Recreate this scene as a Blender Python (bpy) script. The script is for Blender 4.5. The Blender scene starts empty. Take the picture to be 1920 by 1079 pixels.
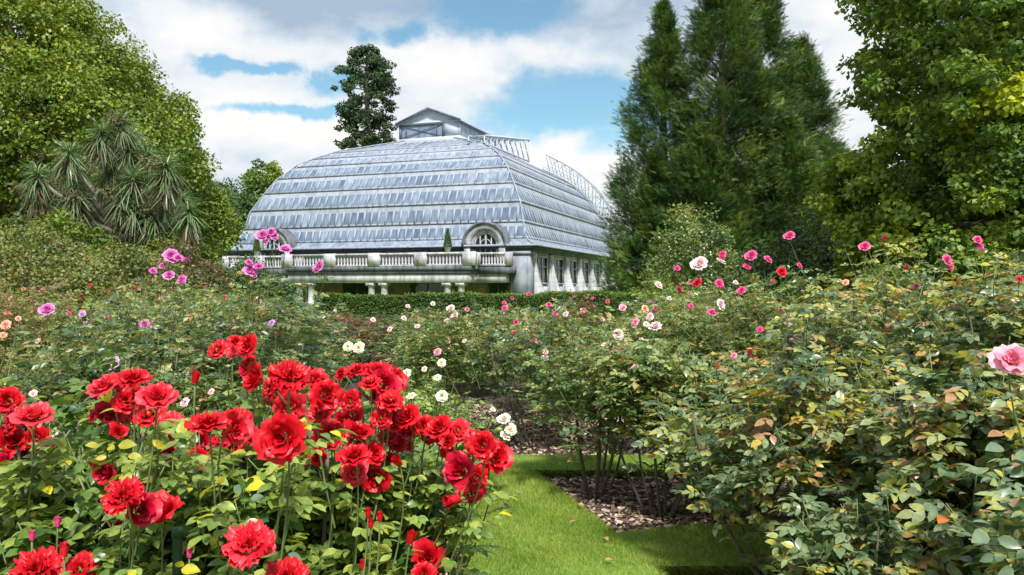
import bpy, math, random
AZ = 168
import numpy as np
from mathutils import Vector

random.seed(4); RNG = np.random.default_rng(4)
S = bpy.context.scene
COL = S.collection
F = 1493.0; EYE = 1.6
def P(px, py, Y):
    return np.array([(px - 960) / F * Y, Y, EYE - (py - 540) / F * Y])
def norm(a):
    a = np.asarray(a, float); return a / (np.linalg.norm(a, axis=-1, keepdims=True) + 1e-12)

# ------------------------------------------------------------------ materials
def new_mat(name):
    m = bpy.data.materials.new(name); m.use_nodes = True
    nt = m.node_tree; b = nt.nodes['Principled BSDF']; return m, nt, b
def ramp(nt, fac, stops, mode='LINEAR'):
    r = nt.nodes.new('ShaderNodeValToRGB'); cr = r.color_ramp; cr.interpolation = mode
    while len(cr.elements) < len(stops): cr.elements.new(0.5)
    for e, (p, c) in zip(cr.elements, stops):
        e.position = p; e.color = (c[0], c[1], c[2], 1)
    nt.links.new(fac, r.inputs[0]); return r.outputs[0]
def noise(nt, scale, detail=4, coord='Object', rough=.55, vec=None):
    n = nt.nodes.new('ShaderNodeTexNoise'); n.inputs['Scale'].default_value = scale
    n.inputs['Detail'].default_value = detail; n.inputs['Roughness'].default_value = rough
    if vec is None:
        t = nt.nodes.new('ShaderNodeTexCoord'); vec = t.outputs[coord]
    nt.links.new(vec, n.inputs['Vector']); return n.outputs['Fac']
def mixc(nt, fac, a, b, mode='MIX'):
    n = nt.nodes.new('ShaderNodeMix'); n.data_type = 'RGBA'; n.blend_type = mode
    for s, v in ((n.inputs[0], fac), (n.inputs[6], a), (n.inputs[7], b)):
        if hasattr(v, 'links'): nt.links.new(v, s)
        elif isinstance(v, (int, float)): s.default_value = v
        else: s.default_value = (*v, 1)
    return n.outputs[2]
def bump(nt, b, fac, strength, dist=.02):
    n = nt.nodes.new('ShaderNodeBump'); n.inputs['Strength'].default_value = strength
    n.inputs['Distance'].default_value = dist
    nt.links.new(fac, n.inputs['Height']); nt.links.new(n.outputs[0], b.inputs['Normal'])
def leaf_mat(name, stops, rough=.5, trans=.3, spec=.5, tint=(1.15, 1.1, .5), coat=0.0):
    m, nt, b = new_mat(name)
    a = nt.nodes.new('ShaderNodeAttribute'); a.attribute_name = 'v'
    c = ramp(nt, a.outputs['Fac'], stops)
    c = mixc(nt, 1.0, c, ramp(nt, noise(nt, 55, 2), [(.3, (.72, .75, .72)), (.7, (1.22, 1.2, 1.18))]), 'MULTIPLY')
    nt.links.new(c, b.inputs['Base Color'])
    b.inputs['Roughness'].default_value = rough
    b.inputs['Specular IOR Level'].default_value = spec
    t = nt.nodes.new('ShaderNodeBsdfTranslucent')
    nt.links.new(mixc(nt, 1.0, c, tint, 'MULTIPLY'), t.inputs[0])
    mx = nt.nodes.new('ShaderNodeMixShader'); mx.inputs[0].default_value = trans
    nt.links.new(b.outputs[0], mx.inputs[1]); nt.links.new(t.outputs[0], mx.inputs[2])
    nt.links.new(mx.outputs[0], nt.nodes['Material Output'].inputs[0])
    return m
def solid(name, col, rough=.6, var=.25, scale=6, bmp=0, metal=0, spec=.5):
    m, nt, b = new_mat(name)
    f = noise(nt, scale)
    lo = tuple(c * (1 - var) for c in col); hi = tuple(min(1, c * (1 + var)) for c in col)
    nt.links.new(ramp(nt, f, [(.3, lo), (.7, hi)]), b.inputs['Base Color'])
    b.inputs['Roughness'].default_value = rough; b.inputs['Metallic'].default_value = metal
    b.inputs['Specular IOR Level'].default_value = spec
    if bmp: bump(nt, b, noise(nt, scale * 6), bmp)
    return m
def attr_mat(name, stops, rough=.7, spec=.4):
    m, nt, b = new_mat(name)
    a = nt.nodes.new('ShaderNodeAttribute'); a.attribute_name = 'v'
    nt.links.new(ramp(nt, a.outputs['Fac'], stops), b.inputs['Base Color'])
    b.inputs['Roughness'].default_value = rough; b.inputs['Specular IOR Level'].default_value = spec
    return m

M = {}
M['fresh'] = leaf_mat('fresh_rose_leaf', [(0, (.05, .12, .03)), (.3, (.13, .23, .05)), (.6, (.25, .35, .07)), (.85, (.38, .45, .11)), (.93, (.46, .48, .07)), (1, (.62, .56, .03))], .36, .38, .7)
M['blue'] = leaf_mat('bluegreen_rose_leaf', [(0, (.035, .075, .035)), (.3, (.075, .145, .06)), (.55, (.15, .235, .10)), (.78, (.29, .36, .16)), (.88, (.40, .38, .13)), (.94, (.36, .22, .09)), (1, (.34, .07, .06))], .34, .38, .7)
M['mid'] = leaf_mat('mid_green_rose_leaf', [(0, (.045, .10, .03)), (.3, (.12, .20, .06)), (.55, (.24, .32, .11)), (.76, (.40, .45, .19)), (.87, (.48, .44, .12)), (.94, (.44, .25, .10)), (1, (.38, .08, .07))], .34, .38, .7)
M['mix'] = leaf_mat('autumn_rose_leaf', [(0, (.04, .085, .035)), (.28, (.10, .17, .075)), (.5, (.23, .31, .17)), (.68, (.35, .40, .16)), (.8, (.48, .46, .09)), (.88, (.55, .42, .07)), (.94, (.42, .22, .14)), (1, (.38, .09, .04))], .33, .38, .7)
M['olive'] = leaf_mat('olive_pink_leaf', [(0, (.06, .10, .03)), (.35, (.16, .21, .06)), (.6, (.28, .31, .09)), (.8, (.34, .24, .12)), (1, (.36, .13, .10))], .45, .38, .5)
M['bronze'] = leaf_mat('bronze_rose_leaf', [(0, (.05, .07, .03)), (.4, (.12, .14, .05)), (.65, (.24, .17, .08)), (.85, (.30, .10, .08)), (1, (.22, .04, .05))], .4, .38, .5)
M['pale'] = leaf_mat('pale_green_leaf', [(0, (.12, .20, .05)), (.5, (.26, .37, .10)), (1, (.42, .50, .17))], .45, .35, .5)
M['lime'] = leaf_mat('linden_leaf', [(0, (.055, .11, .016)), (.4, (.12, .19, .022)), (.7, (.20, .27, .032)), (1, (.34, .37, .05))], .5, .3, .4)
M['maple'] = leaf_mat('maple_leaf', [(0, (.045, .10, .022)), (.4, (.12, .21, .035)), (.7, (.22, .32, .045)), (.95, (.36, .44, .06)), (1, (.50, .54, .03))], .5, .42, .4)
M['conifer'] = leaf_mat('cypress_leaf', [(0, (.03, .07, .024)), (.45, (.065, .125, .035)), (.8, (.125, .21, .05)), (1, (.23, .32, .08))], .6, .25, .3)
M['redwood'] = leaf_mat('redwood_leaf', [(0, (.02, .045, .022)), (.6, (.055, .10, .04)), (1, (.11, .17, .06))], .6, .15, .3)
M['dark'] = leaf_mat('dark_shrub_leaf', [(0, (.022, .05, .018)), (.5, (.06, .12, .03)), (.85, (.13, .20, .05)), (1, (.12, .04, .03))], .5, .2, .4)
M['cabbage'] = leaf_mat('sword_leaf', [(0, (.16, .13, .08)), (.2, (.12, .17, .07)), (.5, (.14, .24, .10)), (.8, (.22, .33, .17)), (1, (.34, .42, .24))], .4, .2, .6)
M['deadleaf'] = leaf_mat('withered_sword_leaf', [(0, (.12, .075, .045)), (1, (.22, .19, .11))], .8, .15, .2)
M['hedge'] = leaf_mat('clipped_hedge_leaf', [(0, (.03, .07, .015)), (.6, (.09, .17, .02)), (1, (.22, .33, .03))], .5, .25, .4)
M['grass'] = leaf_mat('grass_blade', [(0, (.13, .20, .022)), (.5, (.27, .37, .055)), (.85, (.40, .48, .095)), (1, (.52, .53, .20))], .5, .35, .3)
M['chips'] = attr_mat('bark_chip', [(0, (.05, .028, .022)), (.45, (.17, .10, .08)), (.65, (.38, .27, .21)), (.88, (.62, .50, .38)), (1, (.30, .26, .10))], .85)
M['cane'] = solid('rose_cane', (.13, .17, .06), .5, .4, 12)
M['oldcane'] = solid('old_rose_cane', (.12, .10, .065), .8, .4, 20)
M['bark'] = solid('tree_bark', (.10, .08, .06), .9, .4, 3, .5)
M['palebark'] = solid('cabbage_tree_bark', (.20, .17, .145), .9, .35, 4, .5)
M['stake'] = solid('green_plastic', (.012, .05, .02), .4, .15, 8)
M['calyx'] = solid('calyx_green', (.14, .22, .05), .5, .2, 30)
M['stamen'] = solid('stamen_yellow', (.55, .35, .05), .6, .3, 200)
def petal_mat(name, a, b_, c, rough=.45, trans=.22):
    m = leaf_mat(name, [(0, a), (.5, b_), (1, c)], rough, trans, .35, (1.0, .8, .8))
    return m
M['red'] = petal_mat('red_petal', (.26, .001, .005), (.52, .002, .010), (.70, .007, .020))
M['crimson'] = petal_mat('crimson_petal', (.30, .001, .012), (.50, .002, .025), (.68, .015, .05))
M['rosy'] = petal_mat('faded_red_petal', (.42, .002, .010), (.64, .007, .022), (.80, .05, .075))
M['magenta'] = petal_mat('magenta_petal', (.35, .03, .20), (.58, .08, .38), (.75, .25, .58))
M['lilac'] = petal_mat('lilac_petal', (.36, .15, .45), (.50, .26, .60), (.68, .45, .75))
M['pink'] = petal_mat('pink_petal', (.78, .12, .26), (.85, .26, .40), (.92, .50, .60))
M['hotpink'] = petal_mat('deep_pink_petal', (.50, .01, .12), (.70, .03, .20), (.80, .15, .35))
M['palepink'] = petal_mat('pale_pink_petal', (.75, .35, .42), (.85, .55, .60), (.90, .75, .76))
M['cream'] = petal_mat('cream_petal', (.70, .62, .36), (.82, .78, .58), (.88, .86, .74))
M['peach'] = petal_mat('peach_petal', (.70, .22, .14), (.80, .38, .26), (.88, .58, .42))

# stone with streaks
def stone_mat(name, c1, c2, c3):
    m, nt, b = new_mat(name)
    tc = nt.nodes.new('ShaderNodeTexCoord'); mp = nt.nodes.new('ShaderNodeMapping')
    mp.inputs['Scale'].default_value = (1.6, 1.6, .22); nt.links.new(tc.outputs['Object'], mp.inputs[0])
    s = noise(nt, 1.6, 6, vec=mp.outputs[0]); s2 = noise(nt, .9, 5)
    a = ramp(nt, s, [(.36, c3), (.55, c1)]); c = ramp(nt, s2, [(.38, c2), (.6, (1, 1, 1))])
    sx = nt.nodes.new('ShaderNodeSeparateXYZ'); nt.links.new(tc.outputs['Object'], sx.inputs[0])
    ad = nt.nodes.new('ShaderNodeMath'); nt.links.new(sx.outputs[0], ad.inputs[0]); nt.links.new(sx.outputs[1], ad.inputs[1])
    cx_ = nt.nodes.new('ShaderNodeCombineXYZ'); nt.links.new(ad.outputs[0], cx_.inputs[0]); nt.links.new(sx.outputs[2], cx_.inputs[1])
    bk = nt.nodes.new('ShaderNodeTexBrick'); nt.links.new(cx_.outputs[0], bk.inputs['Vector']); bk.inputs['Scale'].default_value = 1
    bk.inputs['Brick Width'].default_value = .95; bk.inputs['Row Height'].default_value = .42; bk.inputs['Mortar Size'].default_value = .018
    bk.inputs['Color1'].default_value = (1, 1, 1, 1); bk.inputs['Color2'].default_value = (.84, .84, .85, 1); bk.inputs['Mortar'].default_value = (.6, .6, .62, 1)
    cc = mixc(nt, 1.0, a, c, 'MULTIPLY')
    nt.links.new(mixc(nt, 1.0, cc, bk.outputs[0], 'MULTIPLY') if 'stone' in name else cc, b.inputs['Base Color'])
    b.inputs['Roughness'].default_value = .85; bump(nt, b, noise(nt, 8), .3, .02)
    return m
M['stone'] = stone_mat('weathered_stone', (.56, .56, .58), (.80, .80, .82), (.33, .33, .36))
M['shadestone'] = stone_mat('shaded_pier', (.30, .32, .36), (.6, .65, .75), (.16, .18, .22))  # shade on the pier's front put into this blue-grey tone
M['cornice'] = stone_mat('lead_grey_cornice', (.15, .165, .20), (.7, .7, .75), (.07, .075, .09))
M['whitemetal'] = stone_mat('white_painted_metal', (.31, .345, .40), (.86, .89, .93), (.23, .255, .30))
M['roofwhite'] = M['whitemetal']; M['palepanel'] = solid('pale_painted_panel', (.46, .51, .57), .6, .12, 1.5); M['gantrywhite'] = solid('gantry_white', (.40, .45, .53), .5, .1)
m, nt, b = new_mat('whitewashed_glass')
a = nt.nodes.new('ShaderNodeAttribute'); a.attribute_name = 'v'
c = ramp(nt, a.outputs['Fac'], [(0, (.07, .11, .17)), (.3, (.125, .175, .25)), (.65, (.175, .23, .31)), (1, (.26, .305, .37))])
tc = nt.nodes.new('ShaderNodeTexCoord'); mp = nt.nodes.new('ShaderNodeMapping'); mp.inputs['Scale'].default_value = (1.5, 1.5, .35)
nt.links.new(tc.outputs['Object'], mp.inputs[0])
st = ramp(nt, noise(nt, 1.3, 6, vec=mp.outputs[0]), [(.35, (.62, .66, .72)), (.65, (1.35, 1.3, 1.25))])
nt.links.new(mixc(nt, 1.0, c, st, 'MULTIPLY'), b.inputs['Base Color'])
b.inputs['Roughness'].default_value = .28; b.inputs['Specular IOR Level'].default_value = .55
M['glass'] = m
m, nt, b = new_mat('window_glass'); b.inputs['Base Color'].default_value = (.02, .035, .03, 1); b.inputs['Roughness'].default_value = .06
M['window'] = m
m, nt, b = new_mat('soil')
nt.links.new(ramp(nt, noise(nt, 9, 8), [(.3, (.022, .016, .013)), (.7, (.075, .05, .04))]), b.inputs['Base Color'])
b.inputs['Roughness'].default_value = .95; bump(nt, b, noise(nt, 30, 6), 1, .03); M['soil'] = m
m, nt, b = new_mat('turf')
nt.links.new(ramp(nt, noise(nt, 2.5, 8), [(.3, (.09, .17, .02)), (.7, (.18, .31, .035))]), b.inputs['Base Color'])
b.inputs['Roughness'].default_value = .9; bump(nt, b, noise(nt, 60, 4), .8, .02); M['turf'] = m

# ------------------------------------------------------------------ mesh helpers
def link_mesh(name, parts, mats, parent=None, smooth=False):
    """parts: list of (V, Fc, v, mat_index); Fc an (n,k) int array."""
    nv = 0; Vs = []; loops = []; sizes = []; vals = []; mi = []
    for p in parts:
        V, Fc = np.asarray(p[0], float).reshape(-1, 3), np.asarray(p[1], int)
        v = p[2] if len(p) > 2 and p[2] is not None else 0.5
        k = p[3] if len(p) > 3 else 0
        Vs.append(V); loops.append((Fc + nv).ravel()); sizes.append(np.full(len(Fc), Fc.shape[1]))
        vals.append(np.broadcast_to(np.asarray(v, float), (len(Fc),))); mi.append(np.full(len(Fc), k))
        nv += len(V)
    V = np.concatenate(Vs).astype(np.float32); L = np.concatenate(loops).astype(np.int32); sz = np.concatenate(sizes).astype(np.int32)
    me = bpy.data.meshes.new(name)
    me.vertices.add(len(V)); me.vertices.foreach_set('co', V.ravel())
    me.loops.add(len(L)); me.loops.foreach_set('vertex_index', L)
    me.polygons.add(len(sz)); st = np.concatenate(([0], np.cumsum(sz)[:-1])).astype(np.int32)
    me.polygons.foreach_set('loop_start', st); me.polygons.foreach_set('loop_total', sz)
    me.polygons.foreach_set('material_index', np.concatenate(mi).astype(np.int32))
    if smooth: me.polygons.foreach_set('use_smooth', np.ones(len(sz), bool))
    me.update(calc_edges=True)
    at = me.attributes.new('v', 'FLOAT', 'FACE'); at.data.foreach_set('value', np.concatenate(vals).astype(np.float32))
    for m_ in (mats if isinstance(mats, (list, tuple)) else [mats]): me.materials.append(m_)
    o = bpy.data.objects.new(name, me); COL.objects.link(o)
    if parent is not None: o.parent = parent
    return o
def empty(name, loc=(0, 0, 0), rz=0):
    o = bpy.data.objects.new(name, None); COL.objects.link(o); o.location = loc; o.rotation_euler = (0, 0, rz)
    o.empty_display_size = .3; return o
USED = set()
def tag(o, label, cat, group=None, kind=None):
    o['label'] = label; o['category'] = cat
    if group: o['group'] = group
    if kind: o['kind'] = kind
    assert label not in USED, label
    USED.add(label); assert 4 <= len(label.split()) <= 16, label
    return o
def copy_tree(o, parent=None):
    c = o.copy(); COL.objects.link(c)
    if parent is not None: c.parent = parent
    for ch in o.children: copy_tree(ch, c)
    return c

def frames(d, up):
    d = norm(d); s = norm(np.cross(d, up)); n = np.cross(s, d); return s, d, n
def scatter(T, TF, pos, d, up, size, v):
    """copies of template T (unit along +Y) at pos, pointing d, facing up."""
    s, d, n = frames(d, up); N = len(pos)
    V = pos[:, None, :] + size[:, None, None] * (T[None, :, 0:1] * s[:, None] + T[None, :, 1:2] * d[:, None] + T[None, :, 2:3] * n[:, None])
    Fc = (TF[None] + (np.arange(N) * len(T))[:, None, None]).reshape(-1, TF.shape[1])
    return V.reshape(-1, 3), Fc, np.repeat(v, len(TF))
# leaf templates
def leaf_hi(w=.62, cup=.12, droop=.2):
    t = np.array([0, .22, .48, .75, 1.0]); hw = np.array([.04, .40, .5, .34, .03]) * w
    V = []
    for ti, h in zip(t, hw):
        z = -droop * ti * ti
        V += [(-h, ti, z + cup * h * 2), (0, ti, z), (h, ti, z + cup * h * 2)]
    Fq = []
    for i in range(4):
        a = i * 3
        Fq += [(a, a + 1, a + 4, a + 3), (a + 1, a + 2, a + 5, a + 4)]
    return np.array(V), np.array(Fq)
LEAF2 = leaf_hi()
LEAF1 = (np.array([(0, 0, 0), (.30, .45, .07), (0, 1, -.1), (-.30, .45, .07)]), np.array([(0, 1, 2), (0, 2, 3)]))
LEAFW = (np.array([(0, 0, 0), (.42, .5, .08), (0, 1, -.1), (-.42, .5, .08)]), np.array([(0, 1, 2), (0, 2, 3)]))
BLADE = (np.array([(-.06, 0, 0), (.06, 0, 0), (0, 1, .25)]), np.array([(0, 1, 2)]))
SWORD = (np.array([(-.016, 0, 0), (.016, 0, 0), (.02, .5, -.02), (-.02, .5, -.02), (.004, 1, -.28), (-.004, 1, -.28)]), np.array([(0, 1, 2, 3), (3, 2, 4, 5)]))

def tube(pts, r, n=5):
    pts = np.asarray(pts, float); r = np.broadcast_to(np.asarray(r, float), (len(pts),))
    d = norm(np.gradient(pts, axis=0)); ref = np.array([.3, .9, .1]) if abs(d[0][2]) > .8 else np.array([0, 0, 1.])
    s = norm(np.cross(d, ref)); u = np.cross(s, d)
    a = np.arange(n) / n * 2 * np.pi
    V = pts[:, None] + r[:, None, None] * (np.cos(a)[None, :, None] * s[:, None] + np.sin(a)[None, :, None] * u[:, None])
    V = V.reshape(-1, 3); Fc = []
    for i in range(len(pts) - 1):
        for j in range(n):
            k = (j + 1) % n
            Fc.append((i * n + j, i * n + k, (i + 1) * n + k, (i + 1) * n + j))
    Fc.append(tuple((len(pts) - 1) * n + np.arange(4) * n // 4)) if n >= 4 else None
    return V, np.array(Fc), None
def bez(a, b, c, n=6):
    t = np.linspace(0, 1, n)[:, None]
    return (1 - t) ** 2 * np.asarray(a, float) + 2 * t * (1 - t) * np.asarray(b, float) + t * t * np.asarray(c, float)
def box(x0, x1, y0, y1, z0, z1):
    V = np.array([(x, y, z) for z in (z0, z1) for y in (y0, y1) for x in (x0, x1)], float)
    return V, np.array([(0, 2, 3, 1), (4, 5, 7, 6), (0, 1, 5, 4), (1, 3, 7, 5), (3, 2, 6, 7), (2, 0, 4, 6)]), None
def beam(p0, p1, w, h, up=(0, 0, 1)):
    p0 = np.asarray(p0, float); p1 = np.asarray(p1, float); d = norm(p1 - p0)
    s = norm(np.cross(d, up)); n = np.cross(s, d)
    V = np.array([p + a * s * w / 2 + b * n * h / 2 for p in (p0, p1) for b in (-1, 1) for a in (-1, 1)])
    return V, np.array([(0, 1, 3, 2), (4, 6, 7, 5), (0, 4, 5, 1), (1, 5, 7, 3), (3, 7, 6, 2), (2, 6, 4, 0)]), None
def lathe(prof, n=10, c=(0, 0, 0)):
    a = np.arange(n) / n * 2 * np.pi; V = []
    for r, z in prof: V += [(c[0] + r * math.cos(x), c[1] + r * math.sin(x), c[2] + z) for x in a]
    Fc = [(i * n + j, i * n + (j + 1) % n, (i + 1) * n + (j + 1) % n, (i + 1) * n + j) for i in range(len(prof) - 1) for j in range(n)]
    return np.array(V), np.array(Fc), None

# ------------------------------------------------------------------ ground, lawn, beds
def sheet(name, poly, z, mat, thick=0, cut=None):
    V = [(x, y, z) for x, y in poly]; n = len(poly)
    parts = [(V, np.array([list(range(n))]), None, 0)]
    if thick:
        W = V + [(x, y, z - thick) for x, y in poly]
        parts.append((W, np.array([(i, i + n, (i + 1) % n + n, (i + 1) % n) for i in range(n)]), None, 1))
    o = link_mesh(name, parts, [mat, M['soil']]); o['kind'] = 'structure'; return o
sheet('ground', [(-500, -60), (500, -60), (500, 900), (-500, 900)], -.09, M['turf'])
sheet('flower_bed', [(-16, -2), (14, -2), (14, 21.3), (-16, 21.3)], -.075, M['soil'])
LAWN = [
    [(-.10, -3), (.9, -3), (.82, 4.57), (-.2, 4.5)],
    [(-.2, 4.5), (.82, 4.57), (.66, 5.19), (.16, 6.98), (-.62, 7.02)],
    [(.82, 4.57), (7, 4.75), (7, 5.6), (1.19, 5.37), (.66, 5.19)],
    [(-9, 7.0), (-.62, 7.02), (.16, 6.98), (7, 7.1), (7, 7.72), (-.1, 7.6), (-.85, 7.6), (-9, 7.6)],
    [(-.85, 7.6), (-.1, 7.6), (-1.6, 13.0), (-2.5, 13.0)],
]
def inside(poly, x, y):
    r = np.zeros(len(x), bool); n = len(poly)
    for i in range(n):
        (x1, y1), (x2, y2) = poly[i], poly[(i + 1) % n]
        c = ((y1 > y) != (y2 > y)) & (x < (x2 - x1) * (y - y1) / (y2 - y1 + 1e-12) + x1)
        r ^= c
    return r
gp = []; 
for k, pl in enumerate(LAWN):
    sheet('lawn', pl, -.004 * 0, M['turf'], .08)
    A = np.array(pl); lo = A.min(0); hi = A.max(0)
    if k == 0: lo[1] = 2.5
    dens = [9000, 17000, 9000, 5000, 3000][k]
    n = int((hi - lo).prod() * dens); n = min(n, 160000)
    x = RNG.uniform(lo[0], hi[0], n); y = RNG.uniform(lo[1], hi[1], n)
    ok = inside(pl, x, y) & (x < 3.2) & (x > -4); gp.append(np.c_[x[ok], y[ok], np.zeros(ok.sum())])
gp = np.concatenate(gp); n = len(gp)
gd = np.c_[RNG.normal(0, .45, n), RNG.normal(0, .45, n), np.ones(n)]
patch = .46 + .12 * np.sin(gp[:, 0] * 13 + 3 * np.sin(gp[:, 1] * 9)) * np.sin(gp[:, 1] * 11 + 2 * np.sin(gp[:, 0] * 8)) + .26 * np.sin(gp[:, 0] * 5 + 2 * np.sin(gp[:, 1] * 2.3)) * np.sin(gp[:, 1] * 3.1 + 1.7 * np.sin(gp[:, 0] * 3.7))
v = np.clip(RNG.normal(patch, .22, n), 0, 1)
g = link_mesh('grass', [scatter(*BLADE, gp - [0, 0, .004], gd, np.c_[RNG.normal(size=(n, 2)), np.zeros(n)], RNG.uniform(.018, .042, n), v)], M['grass'])
g['kind'] = 'stuff'; g['label'] = 'short mown green grass of the lawn paths'
# shaggy overhanging turf edges
ep = []; ed = []
def edge_fringe(a, b, out, n):
    t = RNG.uniform(0, 1, n)[:, None]; p = np.array(a) * (1 - t) + np.array(b) * t
    ep.append(np.c_[p, RNG.uniform(-.05, .0, n)]); o = np.array([out[0], out[1], 0.])
    ed.append(o + RNG.normal(0, .35, (n, 3)) + [0, 0, .1])
edge_fringe((.82, 4.57), (3.2, 4.64), (0, -1), 6000)
edge_fringe((.82, 3.5), (.82, 4.57), (1, 0), 1500)
edge_fringe((.66, 5.19), (.16, 6.98), (1, .3), 3500)
edge_fringe((-.2, 3.6), (-.2, 4.5), (-1, 0), 2000)
edge_fringe((-.2, 4.5), (-.62, 7.02), (-1, 0), 3000)
edge_fringe((.16, 6.98), (2, 7.01), (0, -1), 2500)
ep = np.concatenate(ep); ed = np.concatenate(ed); n = len(ep)
g2 = link_mesh('lawn_edge_grass', [scatter(*BLADE, ep, ed, RNG.normal(size=(n, 3)), RNG.uniform(.03, .06, n), RNG.uniform(0, .6, n))], M['grass'])
g2['kind'] = 'stuff'; g2['label'] = 'longer grass hanging over the cut lawn edges'
# bark mulch
n = 60000
x = RNG.uniform(-2.2, 3.4, n); y = 3.2 + RNG.uniform(0, 1, n) ** 1.1 * 8
ok = np.ones(n, bool)
for pl in LAWN: ok &= ~inside(pl, x, y)
p = np.c_[x, y, -.075 + RNG.uniform(.002, .03, n)][ok]; n = len(p)
CHIP = (np.array([(-.22, 0, 0), (.25, .06, .02), (.18, .95, .05), (-.2, 1, 0), (0, .5, .12)]), np.array([(0, 1, 4), (1, 2, 4), (2, 3, 4), (3, 0, 4)]))
up = RNG.normal(0, .45, (n, 3)) + [0, 0, 1]
mu = link_mesh('bark_mulch', [scatter(*CHIP, p, np.c_[RNG.normal(size=(n, 2)), RNG.normal(0, .15, n)], up, RNG.uniform(.012, .07, n), RNG.uniform(0, 1, n) ** 1.1)], M['chips'])
mu['kind'] = 'stuff'; mu['label'] = 'brown bark mulch chips on the rose beds'
# daisies and fallen leaves
M['dwhite'] = solid('daisy_white', (.8, .8, .78), .6, .05)
M['fallen'] = solid('fallen_leaf_brown', (.42, .22, .13), .7, .3, 40)
DL = ['white daisy in the grass path, leftmost of the three', 'white daisy in the grass path, middle of the three', 'white daisy in the grass path, rightmost of the three']
for i, (px, py) in enumerate([(932, 941), (949, 937), (967, 938)]):
    Y = EYE * F / (py - 540); c = P(px, py, Y); e = empty('daisy', (c[0], c[1], 0))
    tag(e, DL[i], 'flower', 'daisies in the lawn path')
    a = np.arange(12) / 12 * 2 * np.pi; d = np.c_[np.cos(a), np.sin(a), .25 * np.ones(12)]
    link_mesh('petals', [scatter(*LEAF1, np.tile([0, 0, .035], (12, 1)), d, np.tile([0, 0, 1.], (12, 1)), np.full(12, .017), .5 * np.ones(12))], M['dwhite'], e)
    link_mesh('flower_centre', [lathe([(0.0005, .039), (.004, .0385), (.005, .035), (.0005, .033)], 8)], M['stamen'], e)
    link_mesh('stem', [tube([(0, 0, 0), (.001, 0, .018), (0, 0, .034)], .001, 4)], M['cane'], e)
FL = ['small brown fallen leaf near the middle of the grass path', 'pinkish fallen leaf on the lawn path near its right edge', 'fallen leaf lying where the two grass paths meet', 'fallen leaf on the grass near the bottom of the picture', 'fallen leaf on the far grass strip by the mulch']
for i, (px, py) in enumerate([(1088, 958), (1080, 988), (1134, 1018), (1135, 1062), (1046, 862)]):
    Y = EYE * F / (py - 540); c = P(px, py, Y)
    o = link_mesh('fallen_leaf', [(LEAF2[0] * .05 * [1, 1, 1.5], LEAF2[1])], M['fallen'], smooth=True)
    o.location = (c[0], c[1], .032); o.rotation_euler = (.25, .1, i * 1.7); tag(o, FL[i], 'leaf', 'fallen leaves on the lawn')

# ------------------------------------------------------------------ rose blooms
def rose_mesh(name, seed, rings, frill=.06, stamens=False):
    """rings: (n petals, base radius, phi0, phi1, length, half-angle) unit flower radius about 1."""
    r = np.random.default_rng(seed); parts = []; nt_, ns = 7, 7
    t = np.linspace(0, 1, nt_); s = np.linspace(-1, 1, ns)
    quads = np.array([(i * ns + j, i * ns + j + 1, (i + 1) * ns + j + 1, (i + 1) * ns + j) for i in range(nt_ - 1) for j in range(ns - 1)])
    for ri, (n, rb, p0, p1, L, W) in enumerate(rings):
        W = W * .95; off = r.uniform(0, 6)
        for k in range(n):
            a0 = off + k / n * 2 * np.pi + r.normal(0, .16); Lk = L * r.uniform(.85, 1.12)
            ph = np.radians(p0 + (p1 + r.normal(0, 9) - p0) * t ** 1.3)
            dr = np.sin(ph) * Lk / (nt_ - 1); dz = np.cos(ph) * Lk / (nt_ - 1)
            rad = rb + np.concatenate(([0], np.cumsum(dr)[:-1])); z = np.concatenate(([0], np.cumsum(dz)[:-1]))
            width = W * (np.sin(np.pi * np.clip(t * .55 + .16, 0, 1)) ** .7)
            tip = np.ones(nt_); tip[-1] = .60; tip[-2] = .92
            R_, S_ = np.meshgrid(np.arange(nt_), s, indexing='ij')
            ang = a0 + S_ * (width * tip)[:, None]
            edge = (S_ ** 2)
            rr = rad[:, None] * (1 + .10 * edge * (1 if ri % 2 else -.4)) + r.normal(0, frill * .35, (nt_, ns)) * (t ** 2)[:, None]
            zz = z[:, None] - .13 * Lk * edge * (t ** 3)[:, None] + frill * np.sin(S_ * 5 + r.uniform(0, 6)) * (t ** 3)[:, None] + r.normal(0, frill * .3, (nt_, ns)) * (t ** 2)[:, None]
            V = np.stack([rr * np.cos(ang), rr * np.sin(ang), zz - .35], -1).reshape(-1, 3)
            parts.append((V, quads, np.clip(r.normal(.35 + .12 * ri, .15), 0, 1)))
    mats = ['PET']
    if stamens:
        for k in range(26):
            a = r.uniform(0, 6.28); q = r.uniform(.03, .2)
            V, Fc, _ = tube([(0, 0, -.3), (q * math.cos(a), q * math.sin(a), r.uniform(.0, .12))], [.012, .022], 4)
            parts.append((V, Fc, .5, 1))
    return parts, stamens
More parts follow.
